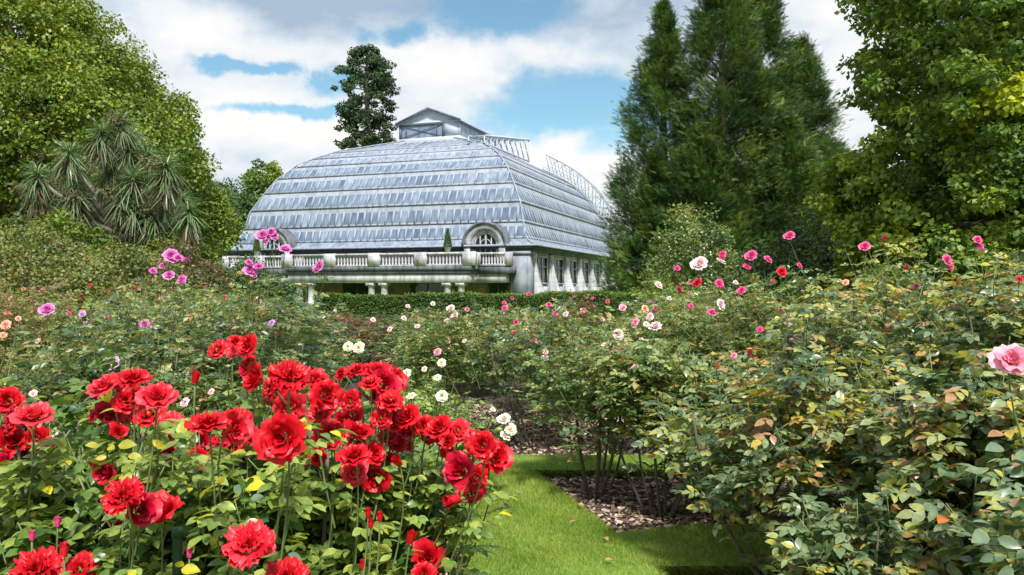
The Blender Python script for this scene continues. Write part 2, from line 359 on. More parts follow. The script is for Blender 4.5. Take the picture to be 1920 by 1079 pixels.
RSH = {
    'full': rose_mesh('f', 1, [(3, .03, -28, 2, .60, 1.6), (4, .09, -10, 12, .68, 1.4), (5, .15, 4, 24, .76, 1.15), (5, .22, 14, 42, .84, 1.05), (6, .28, 28, 66, .90, .92), (6, .30, 48, 98, .92, .82)], .07),
    'fullb': rose_mesh('f', 2, [(4, .04, -20, 10, .56, 1.4), (5, .12, -4, 24, .66, 1.15), (5, .20, 8, 44, .78, 1.0), (6, .26, 24, 72, .90, .9), (6, .28, 46, 108, .95, .8)], .11),
    'open': rose_mesh('f', 3, [(5, .08, -8, 34, .52, 1.0), (5, .15, 10, 62, .76, .95), (6, .20, 38, 92, .92, .85), (5, .2, 60, 112, .92, .8)], .11, True),
    'cup': rose_mesh('f', 5, [(4, .05, -14, 4, .8, 1.5), (5, .14, 0, 16, .9, 1.2), (5, .24, 10, 36, 1.0, 1.05), (6, .3, 24, 70, 1.05, .9)], .08),
    'frilly': rose_mesh('f', 7, [(6, .05, -5, 25, .6, .8), (8, .12, 5, 48, .75, .6), (9, .20, 18, 66, .85, .52), (10, .26, 38, 88, .95, .48), (9, .28, 55, 106, .9, .5)], .14),
    'bud': rose_mesh('f', 9, [(3, .06, -6, 2, 1.2, 1.5), (4, .16, 8, -2, 1.15, 1.2), (4, .22, 10, 8, 1.0, 1.0)], .02),
}
BL = {}
def bloom_mesh(shape, colour):
    k = (shape, colour)
    if k not in BL:
        parts, st = RSH[shape]
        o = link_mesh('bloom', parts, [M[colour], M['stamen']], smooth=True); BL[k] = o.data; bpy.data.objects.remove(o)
    return BL[k]
def calyx_mesh():
    pr = [lathe([(.02, -.75), (.10, -.62), (.13, -.5), (.10, -.38)], 7)]
    a = np.arange(5) / 5 * 2 * np.pi
    d = np.c_[np.cos(a), np.sin(a), -.15 * np.ones(5)]
    T, TF = LEAF1
    V, Fc, v = scatter(T * [.6, 1, 1], TF, np.c_[np.cos(a) * .1, np.sin(a) * .1, np.full(5, -.42)], d, np.tile([0, 0, 1.], (5, 1)), np.full(5, .6), np.full(5, .5))
    pr.append((V, Fc, v))
    o = link_mesh('calyx', pr, M['calyx']); m_ = o.data; bpy.data.objects.remove(o); return m_
CALYX = calyx_mesh()
def place_bloom(parent, wpos, diam, shape, colour, face, calyx=False):
    o = bpy.data.objects.new('bloom', bloom_mesh(shape, colour)); COL.objects.link(o)
    o.parent = parent; pl = Vector(parent.location)
    o.location = Vector(wpos) - pl
    s = diam / 2 / {'full': 1.04, 'fullb': 1.13, 'open': 1.12, 'frilly': 1.1, 'cup': .88, 'bud': .45}[shape]
    o.scale = (s, s, s * .95)
    q = Vector(face).normalized().to_track_quat('Z', 'Y'); e = q.to_euler()
    o.rotation_euler = e
    if calyx:
        c = bpy.data.objects.new('calyx', CALYX); COL.objects.link(c); c.parent = o
    return o

# ------------------------------------------------------------------ rose bush foliage
def bush_parts(seed, H, R, nshoot, leaflen, lod, low=.32, kleaf=7, warm=0.0, caneN=7, asym=(0, 0)):
    r = np.random.default_rng(seed); tubes = []; tw = []
    tops = []
    for i in range(caneN):
        a = i / caneN * 6.283 + r.normal(0, .3); b0 = np.array([math.cos(a), math.sin(a), 0]) * r.uniform(.02, .09)
        rr = R * r.uniform(.25, .85); top = np.array([math.cos(a) * rr + asym[0], math.sin(a) * rr + asym[1], H * r.uniform(.6, .92)])
        mid = b0 * 2 + (top - b0) * [.55, .55, .45] + r.normal(0, .04, 3) + np.array([math.cos(a), math.sin(a), 0]) * R * .12
        pts = bez(b0 - [0, 0, .08], mid, top, 8); tubes.append(tube(pts, np.linspace(.012, .005, 8) * (1 + .3 * r.normal() * .5), 6)); tops.append(pts)
    pos = []; dr = []; base_v = []
    for i in range(nshoot):
        u = norm(r.normal(size=3)); u[2] = abs(u[2]) if r.random() < .72 else u[2]
        q = r.uniform(.25, 1) ** .55
        ctr = np.array([asym[0] * .7, asym[1] * .7, H * (1 + low) / 2])
        lump = 1 + .22 * math.sin(3 * math.atan2(u[1], u[0]) + seed) + .1 * math.sin(7 * math.atan2(u[1], u[0]) + 2 * seed)
        tip = ctr + u * [R * lump, R * lump, H * (1 - low) / 2] * q
        tip[2] += r.normal(0, .04) * H * .6 + (.10 * H * r.random() ** 3 if u[2] > .5 else 0)
        c = tops[r.integers(len(tops))]; c0 = c[r.integers(3, 8)]
        dd = norm(tip - c0); L = min(np.linalg.norm(tip - c0), r.uniform(.22, .42))
        st = tip - norm(dd + [0, 0, .5]) * L
        pts = bez(st, (st + tip) / 2 + r.normal(0, .02, 3), tip, 4)
        if r.random() < .6: tw.append(tube(pts, np.linspace(.0034, .0018, 4), 4 if lod == 2 else 3) if True else None)
        sv = np.clip(r.beta(1.9, 1.9) + warm * (u[2] > .3) * r.random(), 0, 1)
        tt = r.uniform(.05, 1, kleaf)
        for t_ in tt:
            k = t_ * 3; j = min(int(k), 2); pp = pts[j] * (1 - (k - j)) + pts[j + 1] * (k - j)
            a = r.uniform(0, 6.283); out = norm(np.array([u[0], u[1], 0]) + 1e-6)
            d_ = np.array([math.cos(a), math.sin(a), r.uniform(-.25, .55)]) + out * .6
            pos.append(pp); dr.append(d_); base_v.append(sv)
    pos = np.array(pos); dr = norm(np.array(dr)); bv = np.array(base_v); n = len(pos)
    ll = leaflen * r.uniform(.7, 1.25, n); upv = norm(r.normal(0, .38, (n, 3)) + [0, 0, 1])
    s, d, nn = frames(dr, upv)
    P_, D_, S_, N_, V_ = [], [], [], [], []
    for along, side, sc in ((1.55, 0, 1.0), (1.15, .85, .92), (1.15, -.85, .92), (.55, .95, .78), (.55, -.95, .78)):
        q = pos + d * (ll * along)[:, None] - np.array([0, 0, 1]) * (ll * along * along * .10)[:, None]
        dd = d + s * side * 1.15 + r.normal(0, .16, (n, 3)) - [0, 0, .15]
        P_.append(q); D_.append(dd); S_.append(ll * sc); N_.append(nn + r.normal(0, .25, (n, 3)))
        V_.append(np.clip(bv + r.normal(0, .17, n), 0, 1))
    P_ = np.concatenate(P_); D_ = np.concatenate(D_); S_ = np.concatenate(S_); N_ = np.concatenate(N_); V_ = np.concatenate(V_) * .93
    return tubes, tw, (P_, D_, S_, N_, V_)
ROSE_ID = [0]
def rose_bush(base, H, R, pal, label, blooms=(), nshoot=110, leaflen=.05, lod=1, seed=None, low=.32, kleaf=7, warm=0, group='rose bushes in the beds',
              cull=False, asym=(0, 0), extra=None):
    ROSE_ID[0] += 1; seed = seed or ROSE_ID[0] * 13
    e = empty('rose_bush', (base[0], base[1], -.07)); tag(e, label, 'rose bush', group)
    tubes, tw, (P_, D_, S_, N_, V_) = bush_parts(seed, H, R, nshoot, leaflen, lod, low, kleaf, warm, asym=asym)
    org = np.array([base[0], base[1], -.07])
    r = np.random.default_rng(seed + 1)
    for (wp, dia, shp, colr, face) in blooms:
        wp = np.asarray(wp, float); lp = wp - org; f_ = norm(face)
        nk = lp - f_ * dia * .30
        foot = np.array([lp[0] * .45 + r.normal(0, .03), lp[1] * .6 + r.normal(0, .03), max(lp[2] - r.uniform(.35, .5), .15)])
        foot[:2] = lp[:2] + (foot[:2] - lp[:2]) * .45
        tw.append(tube(bez(foot, nk - f_ * .10 - [0, 0, .05], nk, 6), np.linspace(.0030, .0020, 6), 5))
        if cull and lod == 2:
            m_ = 7; tt_ = r.uniform(.05, .8, m_); L0 = nk - f_ * .10 - [0, 0, .05]
            for q_ in range(m_):
                pp = L0 + (foot - L0) * tt_[q_]; a_ = r.uniform(0, 6.283); d0 = np.array([math.cos(a_), math.sin(a_), .25]); sd = np.array([-d0[1], d0[0], 0])
                for al, sdw, sc in ((.055, 0, 1), (.042, .9, .9), (.042, -.9, .9), (.02, .95, .8), (.02, -.95, .8)):
                    P_ = np.vstack([P_, pp + d0 * al]); D_ = np.vstack([D_, d0 + sd * sdw - [0, 0, .35]]); S_ = np.append(S_, .045 * sc * r.uniform(.7, 1.1)); N_ = np.vstack([N_, [0, 0, 1] + r.normal(0, .3, 3)]); V_ = np.append(V_, np.clip(r.normal(.6, .22), 0, 1))
        if cull:
            dv = (P_ + D_ * .02) - lp; al = dv @ f_; al2 = np.clip(al, 0, .22); dist = np.linalg.norm(dv - al2[:, None] * f_, axis=1)
            toc = norm(np.array([0, 0, 1.6]) - wp); a3 = np.clip(dv @ toc, 0, .14); d3 = np.linalg.norm(dv - a3[:, None] * toc, axis=1)
            k = (dist > dia * .55) & (d3 > dia * .50); P_, D_, S_, N_, V_ = P_[k], D_[k], S_[k], N_[k], V_[k]
            dist_cam = np.linalg.norm(P_ + org - np.array([0, 0, 1.6]), axis=1); k = dist_cam > 1.15
            P_, D_, S_, N_, V_ = P_[k], D_[k], S_[k], N_[k], V_[k]
    T = LEAF2 if lod == 2 else LEAF1
    prt = [scatter(*T, P_, D_, N_, S_, V_)]
    link_mesh('foliage', prt, M[pal], e, smooth=(lod == 2))
    link_mesh('canes', tubes, M['oldcane'], e, smooth=True)
    link_mesh('shoots', tw, M['cane'], e, smooth=True)
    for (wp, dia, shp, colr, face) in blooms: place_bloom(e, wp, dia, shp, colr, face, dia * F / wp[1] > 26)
    return e
def B(px, py, dpx, Y, shp, colr, face=None):
    dia = dpx * Y / F
    if face is None:
        face = (random.uniform(-.6, .6), random.uniform(-1.1, -.3), random.uniform(.3, 1.0))
    return (P(px, py, Y), dia, shp, colr, face)

# ---- red foreground roses: (x, y, diameter, shape, colour, facing)
RB = [
 (544,704,84,'frilly','red',(.2,-.5,.9)),(480,713,52,'cup','red',(-.6,-.6,.4)),(513,742,55,'open','red',(-.3,-.8,.1)),(542,766,70,'open','rosy',(0,-.9,-.3)),
 (527,822,90,'full','red',(0,-1,.12)),(593,711,58,'full','red',(.3,-.3,1)),(613,742,68,'fullb','red',(.6,-.8,.2)),(606,775,44,'cup','crimson',None),
 (708,694,60,'fullb','red',(.1,-.4,1)),(668,695,50,'fullb','red',(-.3,-.4,1)),(693,716,46,'open','red',None),(722,722,52,'cup','crimson',(.3,-.8,.4)),
 (731,750,60,'open','red',(.1,-.5,1)),(657,753,46,'open','red',(0,-1,.2)),(463,648,44,'full','red',None),(444,640,36,'fullb','red',None),(462,678,36,'open','red',None),(406,655,42,'open','red',None),
 (618,815,66,'fullb','red',None),(671,812,50,'cup','red',(.3,-.3,1)),(664,853,66,'fullb','red',(-.1,-.5,.9)),(704,850,44,'full','red',None),(702,897,54,'cup','red',(.1,-.8,-.2)),
 (595,857,40,'fullb','red',None),(715,784,46,'open','red',(0,-.9,.3)),(762,780,50,'full','red',None),(766,808,48,'cup','crimson',None),(729,817,46,'open','crimson',None),
 (746,832,38,'open','red',None),(793,797,48,'fullb','red',None),(822,800,50,'full','red',None),(860,808,48,'open','rosy',(.1,-.9,.4)),(839,828,40,'fullb','red',None),
 (904,835,62,'fullb','red',(-.2,-.9,.3)),(926,857,60,'cup','red',(.5,-.7,.3)),(862,884,60,'cup','crimson',(-.4,-.8,.5)),(892,898,50,'open','red',(0,-1,0)),(883,922,56,'fullb','crimson',None),(852,938,30,'bud','red',(-.6,-.4,0)),
 (802,1046,58,'cup','red',(.1,-.6,.7)),(796,1074,48,'fullb','red',None),(733,862,26,'cup','red',None),(747,868,22,'bud','red',None),(769,1012,22,'bud','red',(.2,0,1)),
 (535,1080,90,'frilly','red',(0,-.4,1)),(13,751,60,'fullb','red',None),(62,778,68,'full','rosy',(.2,-.4,1)),(20,792,56,'open','red',None),(22,831,56,'cup','red',None),(66,824,54,'open','red',(0,-1,-.1)),(60,853,44,'cup','crimson',None),(8,865,36,'cup','crimson',None),
 (195,722,58,'full','rosy',(-.3,-.6,.8)),(249,709,66,'fullb','red',(.1,-.4,1)),(295,742,72,'fullb','rosy',(.3,-.6,.8)),(278,775,62,'open','red',None),(205,780,50,'cup','crimson',None),(315,793,54,'open','rosy',None),(238,752,48,'full','red',None),
 (391,793,80,'fullb','red',(0,-.3,1)),(444,783,60,'fullb','red',(.3,-.4,1)),(378,828,52,'cup','crimson',None),(414,823,50,'open','crimson',None),(470,820,40,'cup','red',None),
 (200,884,52,'cup','crimson',(-.3,-1,-.2)),(229,929,80,'frilly','red',(-.1,-.6,.8)),(266,918,58,'fullb','rosy',(.3,-.4,1)),(209,966,60,'open','red',(-.2,-1,-.1)),(300,962,76,'cup','red',(0,-.3,1)),
 (372,864,42,'cup','red',None),(466,1019,100,'frilly','rosy',(0,-.55,.9)),(67,1064,94,'frilly','red',(0,-.5,1)),(151,1068,66,'open','red',None),(0,1074,50,'fullb','red',None),(120,1036,24,'bud','rosy',(0,0,1)),
 (366,712,20,'bud','red',(.1,0,1)),(306,820,46,'open','red',None),(320,850,44,'cup','crimson',None),(436,838,48,'fullb','red',None),(222,811,30,'cup','red',None),(557,800,40,'cup','red',None),(640,790,30,'cup','crimson',None)]
groups = [[] for _ in range(5)]
for (x, y, d, sh, c, fc) in RB:
    gi = 0 if x < 112 else 1 if x < 345 else 2 if x < 560 else 3 if x < 752 else 4
    d *= 1.0; Y = min(2.3, max(1.42, F * .092 / d)); Y *= random.uniform(.96, 1.04)
    if sh == 'bud': Y = 2.0
    groups[gi].append(B(x, y, d, Y, sh, c, fc))
    if sh != 'bud' and 600 < y < 1000 and random.random() < .62:
        an = random.uniform(0, 6.28)
        groups[gi].append(B(x + d * .62 * math.cos(an), y + d * .5 * abs(math.sin(an)), d * random.uniform(.55, .85), Y + .07, random.choice(['open', 'cup', 'fullb', 'full']), random.choice(['red', 'crimson', 'crimson', 'red', 'rosy']), (math.cos(an), -.7, .3)))
RL = ['red floribunda rose bush cut by the left edge, bright green leaves and crowded red blooms',
      'red rose bush with large yellow leaves among its blooms, beside the green stake',
      'red rose bush carrying the largest camera facing red bloom, foreground centre left',
      'red rose bush with tight clusters of scarlet blooms below the cream roses',
      'red rose bush nearest the grass path with arching sprays of crimson blooms']
RBASE = [(-1.62, 2.45), (-1.12, 2.35), (-.74, 2.45), (-.55, 2.65), (-.56, 2.9)]
RH = [(1.40, .58), (1.38, .50), (1.38, .50), (1.33, .46), (1.14, .30)]
for i in range(5):
    rose_bush(RBASE[i], RH[i][0], RH[i][1], 'fresh', RL[i], groups[i], 190, .044, 2, 31 + i * 7, low=.12, kleaf=8, cull=True,
              group='red roses in the foreground bed')
# low front foliage bushes (between camera and red bushes)
rose_bush((-1.05, 1.75), 1.02, .36, 'fresh', 'low leafy rose bush around the green stake, yellow green with few small buds',
          [B(x, y, 16, 1.75, 'bud', 'hotpink', (0, 0, 1)) for x, y in ((108, 982), (355, 1040), (60, 1008))], 130, .046, 2, 91, .1, 8, cull=True, group='red roses in the foreground bed')
rose_bush((-.50, 1.75), .98, .32, 'fresh', 'low rose bush with pale glossy leaves under the frilly red bloom, bottom centre',
          [B(x, y, 16, 1.75, 'bud', 'red', (0, 0, 1)) for x, y in ((690, 965), (712, 972), (695, 985), (680, 1062))], 120, .046, 2, 97, .1, 8, cull=True, group='red roses in the foreground bed')
rose_bush((-1.0, 3.75), 1.02, .5, 'fresh', 'leafy green rose bush beside the grass path behind the red blooms', [], 170, .042, 2, 101, .1, 8)
rose_bush((-1.7, 3.5), 1.18, .6, 'fresh', 'bright green rose bush behind the leftmost red blooms', [], 180, .042, 2, 103, .1, 8)
rose_bush((-2.7, 3.7), 1.22, .6, 'fresh', 'yellow green rose bush cut by the left edge above the red blooms', [B(215, 800, 12, 3.6, 'bud', 'peach')], 180, .042, 2, 107, .1, 8)
rose_bush((-1.15, 4.3), 1.1, .5, 'pale', 'pale green rose bush with faded cream blooms behind red roses',
          [B(x, y, d, 4.2, 'open', 'palepink') for x, y, d in ((345, 755, 20), (100, 812, 20), (62, 738, 16), (395, 735, 14), (118, 838, 18))], 150, .04, 1, 111, .2, 8)
# green stake
e = empty('garden_stake', (-.815, 1.94, -.08)); tag(e, 'dark green round plastic garden stake standing among the red roses', 'stake')
link_mesh('rod', [lathe([(.0115, 0), (.0115, 1.07)], 12)], M['stake'], e, True)
link_mesh('cap', [lathe([(.0118, 1.07), (.0142, 1.072), (.0142, 1.088), (.012, 1.095), (.0005, 1.097)], 12)], M['stake'], e, True)
# bright yellow leaves near the red roses
def big_leaf(parent, w, L, d, up, mat):
    o = link_mesh('leaf', [(LEAF2[0] * [1, 1, 1.3], LEAF2[1], .9)], mat, parent, True)
    return o
M['yellowleaf'] = leaf_mat('yellowing_leaf', [(0, (.32, .33, .03)), (1, (.48, .42, .03))], .45, .35, .5)
M['rustleaf'] = leaf_mat('rust_leaf', [(0, (.45, .12, .02)), (1, (.50, .15, .02))], .45, .3, .5)
M['greyleaf'] = leaf_mat('glossy_grey_green_leaf', [(0, (.08, .14, .08)), (1, (.17, .24, .14))], .36, .25, .5)
def leaf_spray(parent, spots, mat):
    pos = np.array([P(x, y, Y) for x, y, Y, L, dx, dz in spots]) - np.array(parent.location)
    d = np.array([(dx, -.35, dz) for x, y, Y, L, dx, dz in spots]); n = len(spots)
    size = np.array([L * Y / F for x, y, Y, L, dx, dz in spots]) * (.62 if mat != M['greyleaf'] else .5) * RNG.uniform(.7, 1.1, n); up = RNG.normal(0, .55, (n, 3)) + [0, -.35, .9]
    d[:, 1] += RNG.normal(0, .4, n)
    for i in range(n): link_mesh('leaf', [scatter(*LEAF2, pos[i:i + 1], d[i:i + 1], up[i:i + 1], size[i:i + 1], RNG.uniform(0, 1, 1))], mat, parent, True)
rb = [o for o in COL.objects if o.name.startswith('rose_bush')]
leaf_spray(rb[1], [(205, 755, 1.75, 55, .2, 1), (215, 768, 1.75, 50, -1, -.1), (200, 752, 1.75, 30, -.3, .8), (222, 836, 1.7, 60, 1, .15), (215, 842, 1.7, 50, -1, .1), (240, 856, 1.7, 55, 1, .05), (200, 858, 1.7, 40, -1, 0),
                   (238, 868, 1.7, 42, .1, -1), (292, 830, 1.7, 50, 1, -.25), (300, 838, 1.7, 35, -.6, .5), (185, 836, 1.7, 36, -1, .3)], M['yellowleaf'])
leaf_spray(rb[2], [(400, 912, 1.7, 70, -1, -.6), (405, 905, 1.7, 50, 1, .5), (475, 800, 1.9, 40, -.6, .3), (462, 850, 1.9, 45, -1, .1), (480, 846, 1.9, 40, 1, -.1), (340, 1068, 1.5, 60, 1, .1), (345, 1062, 1.5, 50, -.4, .4)], M['yellowleaf'])
leaf_spray(rb[3], [(575, 835, 1.8, 50, .3, -1), (600, 940, 1.8, 50, -1, .1), (570, 905, 1.8, 40, .1, -1)], M['yellowleaf'])
leaf_spray(rb[2], [(440, 912, 1.6, 60, 1, -.3), (470, 935, 1.6, 55, .8, .1), (540, 1040, 1.6, 55, .9, -.3), (130, 895, 1.6, 40, 1, .4)], M['greyleaf'])

rose_bush((-3.6, 9.0), 1.75, 1.0, 'mid', 'tall green rose bush in front of the low green shrub left of the terrace', [B(420, 560, 12, 8.6, 'open', 'hotpink')], 280, .05, 1, 141, .1, 7, .15)
rose_bush((-5.9, 9.6), 1.80, 1.0, 'olive', 'tall olive rose bush with red tipped shoots below the cabbage tree', [B(x, y, 9, 9.2, 'open', 'crimson') for x, y in ((170, 535), (200, 548), (255, 540), (150, 560))], 260, .05, 1, 143, .1, 7, .3)
# ---- cream roses and pale bush
rose_bush((-.72, 5.55), 1.12, .5, 'pale', 'pale lime rose bush with cream blooms behind the red roses',
          [B(x, y, d, 5.3, s, 'cream') for x, y, d, s in ((762, 700, 18, 'open'), (752, 714, 18, 'full'), (828, 681, 18, 'open'), (829, 743, 22, 'full'), (820, 708, 16, 'open'), (770, 742, 20, 'open'), (742, 750, 16, 'open'), (795, 693, 12, 'open'))], 120, .04, 1, 120, .25)
rose_bush((-.42, 6.2), .80, .34, 'pale', 'small pale rose bush with three cream blooms by the path end',
          [B(x, y, d, 5.9, s, 'cream') for x, y, d, s in ((945, 785, 24, 'full'), (958, 805, 26, 'open'), (948, 817, 22, 'full'), (925, 768, 12, 'open'))], 80, .04, 1, 122, .2)
rose_bush((-1.75, 5.0), 1.28, .6, 'mid', 'dark green rose bush topped by a pair of cream blooms',
          [B(652, 651, 20, 4.8, 'open', 'cream', (0, -1, .3)), B(672, 653, 24, 4.8, 'open', 'cream', (0, -1, .3)), B(366, 700, 16, 5, 'bud', 'hotpink')], 150, .042, 1, 124, .2)

# ---- magenta tall bushes on the left
rose_bush((-1.85, 5.7), 1.74, .8, 'blue', 'tall rose bush with high magenta clusters in front of the conservatory',
          [B(x, y, d, 5.1, s, c) for x, y, d, s, c in ((492, 441, 24, 'full', 'magenta'), (508, 436, 22, 'fullb', 'magenta'), (500, 449, 20, 'open', 'magenta'), (515, 444, 16, 'full', 'magenta'), (535, 467, 24, 'full', 'magenta'),
           (468, 492, 18, 'open', 'magenta'), (470, 507, 26, 'full', 'magenta'), (485, 500, 20, 'fullb', 'magenta'), (476, 516, 16, 'open', 'magenta'), (597, 500, 25, 'full', 'magenta'), (508, 606, 16, 'open', 'lilac'))], 260, .05, 1, 130, .15, 7, .1)
rose_bush((-2.75, 6.3), 1.74, .8, 'blue', 'tall blue green rose bush with pink magenta blooms before the cabbage tree',
          [B(x, y, d, 6.0, s, 'magenta') for x, y, d, s in ((322, 480, 30, 'full'), (335, 484, 20, 'fullb'), (288, 508, 17, 'open'), (317, 516, 20, 'full'), (340, 525, 20, 'open'), (305, 499, 14, 'open'), (353, 490, 10, 'bud'), (272, 608, 20, 'full'), (283, 618, 12, 'open'))], 230, .04, 1, 132, .15, 7, .1)
rose_bush((-2.55, 5.0), 1.46, .72, 'blue', 'dark blue green rose bush with one lilac bloom low on its left',
          [B(209, 679, 28, 4.4, 'full', 'lilac', (.1, -1, .3)), B(155, 590, 14, 5, 'open', 'lilac'), B(160, 603, 12, 5, 'open', 'lilac')], 240, .052, 1, 134, .15, 7)
rose_bush((-3.9, 7.6), 1.68, .8, 'mid', 'rose bush with a single pink bloom left of the blue green bushes',
          [B(88, 580, 26, 7, 'full', 'magenta'), B(130, 588, 10, 7, 'open', 'hotpink'), B(200, 592, 10, 7, 'open', 'hotpink')], 200, .045, 1, 136, .15, 7, .2)
rose_bush((-3.3, 4.9), 1.2, .7, 'olive', 'olive rose bush with orange tinged shoots at the left edge',
          [B(10, 610, 20, 4.8, 'open', 'peach'), B(6, 628, 16, 4.8, 'open', 'peach'), B(35, 598, 12, 5, 'open', 'peach'), B(18, 590, 12, 5, 'bud', 'peach')], 220, .04, 1, 138, .1, 7, .25)
rose_bush((-4.6, 6.4), 1.42, .85, 'olive', 'olive and rust rose bush behind the left edge peach roses', [B(70, 640, 12, 6, 'open', 'palepink'), B(18, 560, 12, 6, 'open', 'peach')], 220, .045, 1, 140, .1, 7, .3)

# ---- mid right bushes
rose_bush((.25, 8.35), 1.48, .75, 'blue', 'dark rose bush left of the bark bed with bare lower stems',
          [B(820, 660, 16, 7.8, 'open', 'pink'), B(1023, 660, 12, 7.8, 'open', 'palepink'), B(1022, 671, 14, 7.8, 'full', 'palepink'), B(870, 640, 10, 8, 'open', 'palepink'), B(965, 626, 10, 8, 'bud', 'pink')], 260, .052, 1, 150, .13, 7, .12)
rose_bush((-.75, 8.9), 1.42, .7, 'mid', 'rose bush with tiny pale pink blooms behind the cream roses',
          [B(x, y, 12, 8.6, 'open', 'palepink') for x, y in ((758, 597), (782, 612), (730, 618), (700, 600), (840, 640))], 230, .052, 1, 152, .15, 7, .2)
rose_bush((.68, 7.05 - .6), 1.36, .62, 'mid', 'green rose bush with long bare canes rising from the bark bed',
          [B(1060, 590, 12, 7, 'open', 'palepink'), B(1000, 640, 10, 6.6, 'bud', 'pink')], 210, .05, 1, 154, .22, 7, .1)
rose_bush((1.12, 5.85), 1.36, .62, 'mid', 'rose bush beside the grass strip with thick woody canes at its base',
          [B(1188, 690, 12, 5.6, 'bud', 'palepink')], 240, .052, 2, 156, .2, 7, .1)
rose_bush((1.55, 7.9), 1.64, .8, 'mid', 'rose bush with clusters of pale pink blooms on its left side',
          [B(x, y, d, 7.3, s, c) for x, y, d, s, c in ((1160, 628, 22, 'full', 'palepink'), (1140, 650, 24, 'fullb', 'palepink'), (1165, 652, 22, 'open', 'pink'), (1150, 664, 20, 'open', 'palepink'), (1190, 605, 18, 'open', 'pink'), (1228, 612, 24, 'full', 'palepink'),
           (1212, 608, 14, 'open', 'cream'), (1210, 580, 16, 'full', 'peach'), (1218, 594, 18, 'open', 'palepink'), (1168, 578, 14, 'full', 'pink'), (1230, 582, 12, 'bud', 'pink'), (1205, 640, 16, 'open', 'palepink'), (1175, 668, 18, 'full', 'palepink'))], 260, .052, 1, 158, .2, 7, .05)
rose_bush((2.55, 7.2), 1.86, .85, 'mid', 'tall rose bush with many hot pink blooms before the cypresses',
          [B(x, y, d, 6.8, s, c) for x, y, d, s, c in ((1311, 494, 30, 'full', 'palepink'), (1354, 478, 16, 'open', 'hotpink'), (1352, 490, 18, 'full', 'palepink'), (1270, 503, 14, 'open', 'hotpink'), (1307, 530, 18, 'full', 'crimson'), (1350, 532, 20, 'open', 'hotpink'), (1390, 545, 16, 'full', 'hotpink'),
           (1401, 500, 18, 'open', 'hotpink'), (1408, 479, 22, 'full', 'hotpink'), (1440, 487, 18, 'full', 'hotpink'), (1352, 572, 22, 'full', 'palepink'), (1335, 586, 18, 'full', 'hotpink'), (1296, 574, 12, 'open', 'hotpink'), (1235, 535, 16, 'full', 'palepink'), (1275, 545, 12, 'bud', 'hotpink'), (1380, 530, 12, 'open', 'palepink'), (1450, 530, 10, 'bud', 'pink'))], 280, .052, 1, 160, .15, 7)
rose_bush((3.15, 6.6), 2.0, .72, 'mid', 'rose bush with the highest magenta bloom and crimson blooms below it',
          [B(x, y, d, 6.2, s, c) for x, y, d, s, c in ((1480, 442, 20, 'full', 'hotpink'), (1466, 510, 20, 'full', 'crimson'), (1500, 498, 13, 'open', 'hotpink'), (1500, 628, 20, 'full', 'magenta'), (1485, 640, 14, 'open', 'magenta'), (1425, 618, 14, 'open', 'hotpink'))], 260, .052, 1, 162, .15, 7, .1)
# ---- right foreground mass
rose_bush((1.58, 4.25), 1.36, .80, 'mix', 'bushy rose with yellow and copper leaves above the lower grass strip',
          [B(1405, 663, 12, 4, 'bud', 'hotpink'), B(1345, 690, 12, 4, 'bud', 'peach')], 300, .053, 2, 170, .06, 8, .15)
rose_bush((2.3, 5.2), 1.66, .85, 'mix', 'tall autumn tinted rose bush behind the copper leaved bush',
          [B(1585, 530, 14, 5, 'open', 'peach'), B(1375, 668, 14, 5, 'open', 'pink')], 300, .053, 2, 172, .15, 8, .15)
rose_bush((2.9, 4.3), 1.82, .8, 'mix', 'rose bush with bright yellow top leaves and magenta buds at the right',
          [B(x, y, d, 4.4, s, c) for x, y, d, s, c in ((1621, 462, 20, 'full', 'hotpink'), (1776, 488, 22, 'full', 'hotpink'), (1782, 502, 12, 'open', 'hotpink'), (1658, 450, 10, 'bud', 'hotpink'), (1718, 540, 12, 'bud', 'magenta'))], 330, .053, 2, 174, .15, 8, .1)
leaf_spray(COL.objects[-1].parent, [(1700, 482, 4.1, 24, -.6, .6), (1725, 480, 4.1, 28, 1, .3), (1722, 500, 4.1, 24, -1, -.1), (1705, 510, 4.1, 24, -1, .2), (1728, 486, 4.1, 20, .3, 1), (1836, 480, 4.0, 24, .2, .9), (1838, 498, 4.0, 26, 1, .2), (1830, 500, 4.0, 22, -1, .2), (1660, 540, 4, 18, 1, .2), (1540, 540, 4.1, 22, -1, .2), (1545, 545, 4.1, 20, 1, .3)], M['yellowleaf'])
rose_bush((3.4, 5.3), 1.95, .8, 'mix', 'rose bush with two magenta blooms near the top right edge',
          [B(1833, 450, 17, 5, 'full', 'hotpink'), B(1838, 463, 13, 5, 'open', 'hotpink'), B(1700, 505, 10, 5, 'bud', 'hotpink')], 280, .053, 1, 176, .15, 7, .15)
rose_bush((2.05, 3.2), 1.42, .68, 'mix', 'near rose bush with glossy grey green leaves in the lower right', [], 320, .054, 2, 178, .12, 8, .08)
rose_bush((1.45, 2.55 + .6), .88, .42, 'mix', 'low rose bush with thin stems at the bottom edge, right of the mulch', [], 150, .05, 2, 180, .1, 8, .1)
rose_bush((1.75, 2.15), 1.20, .42, 'mix', 'rose bush cut by the right edge with one large pink bloom',
          [B(1898, 674, 76, 1.95, 'fullb', 'pink', (-.25, -.7, .6))], 150, .046, 2, 182, .2, 8, .1, cull=True)
rbx = COL.objects[-1]
while rbx.parent: rbx = rbx.parent
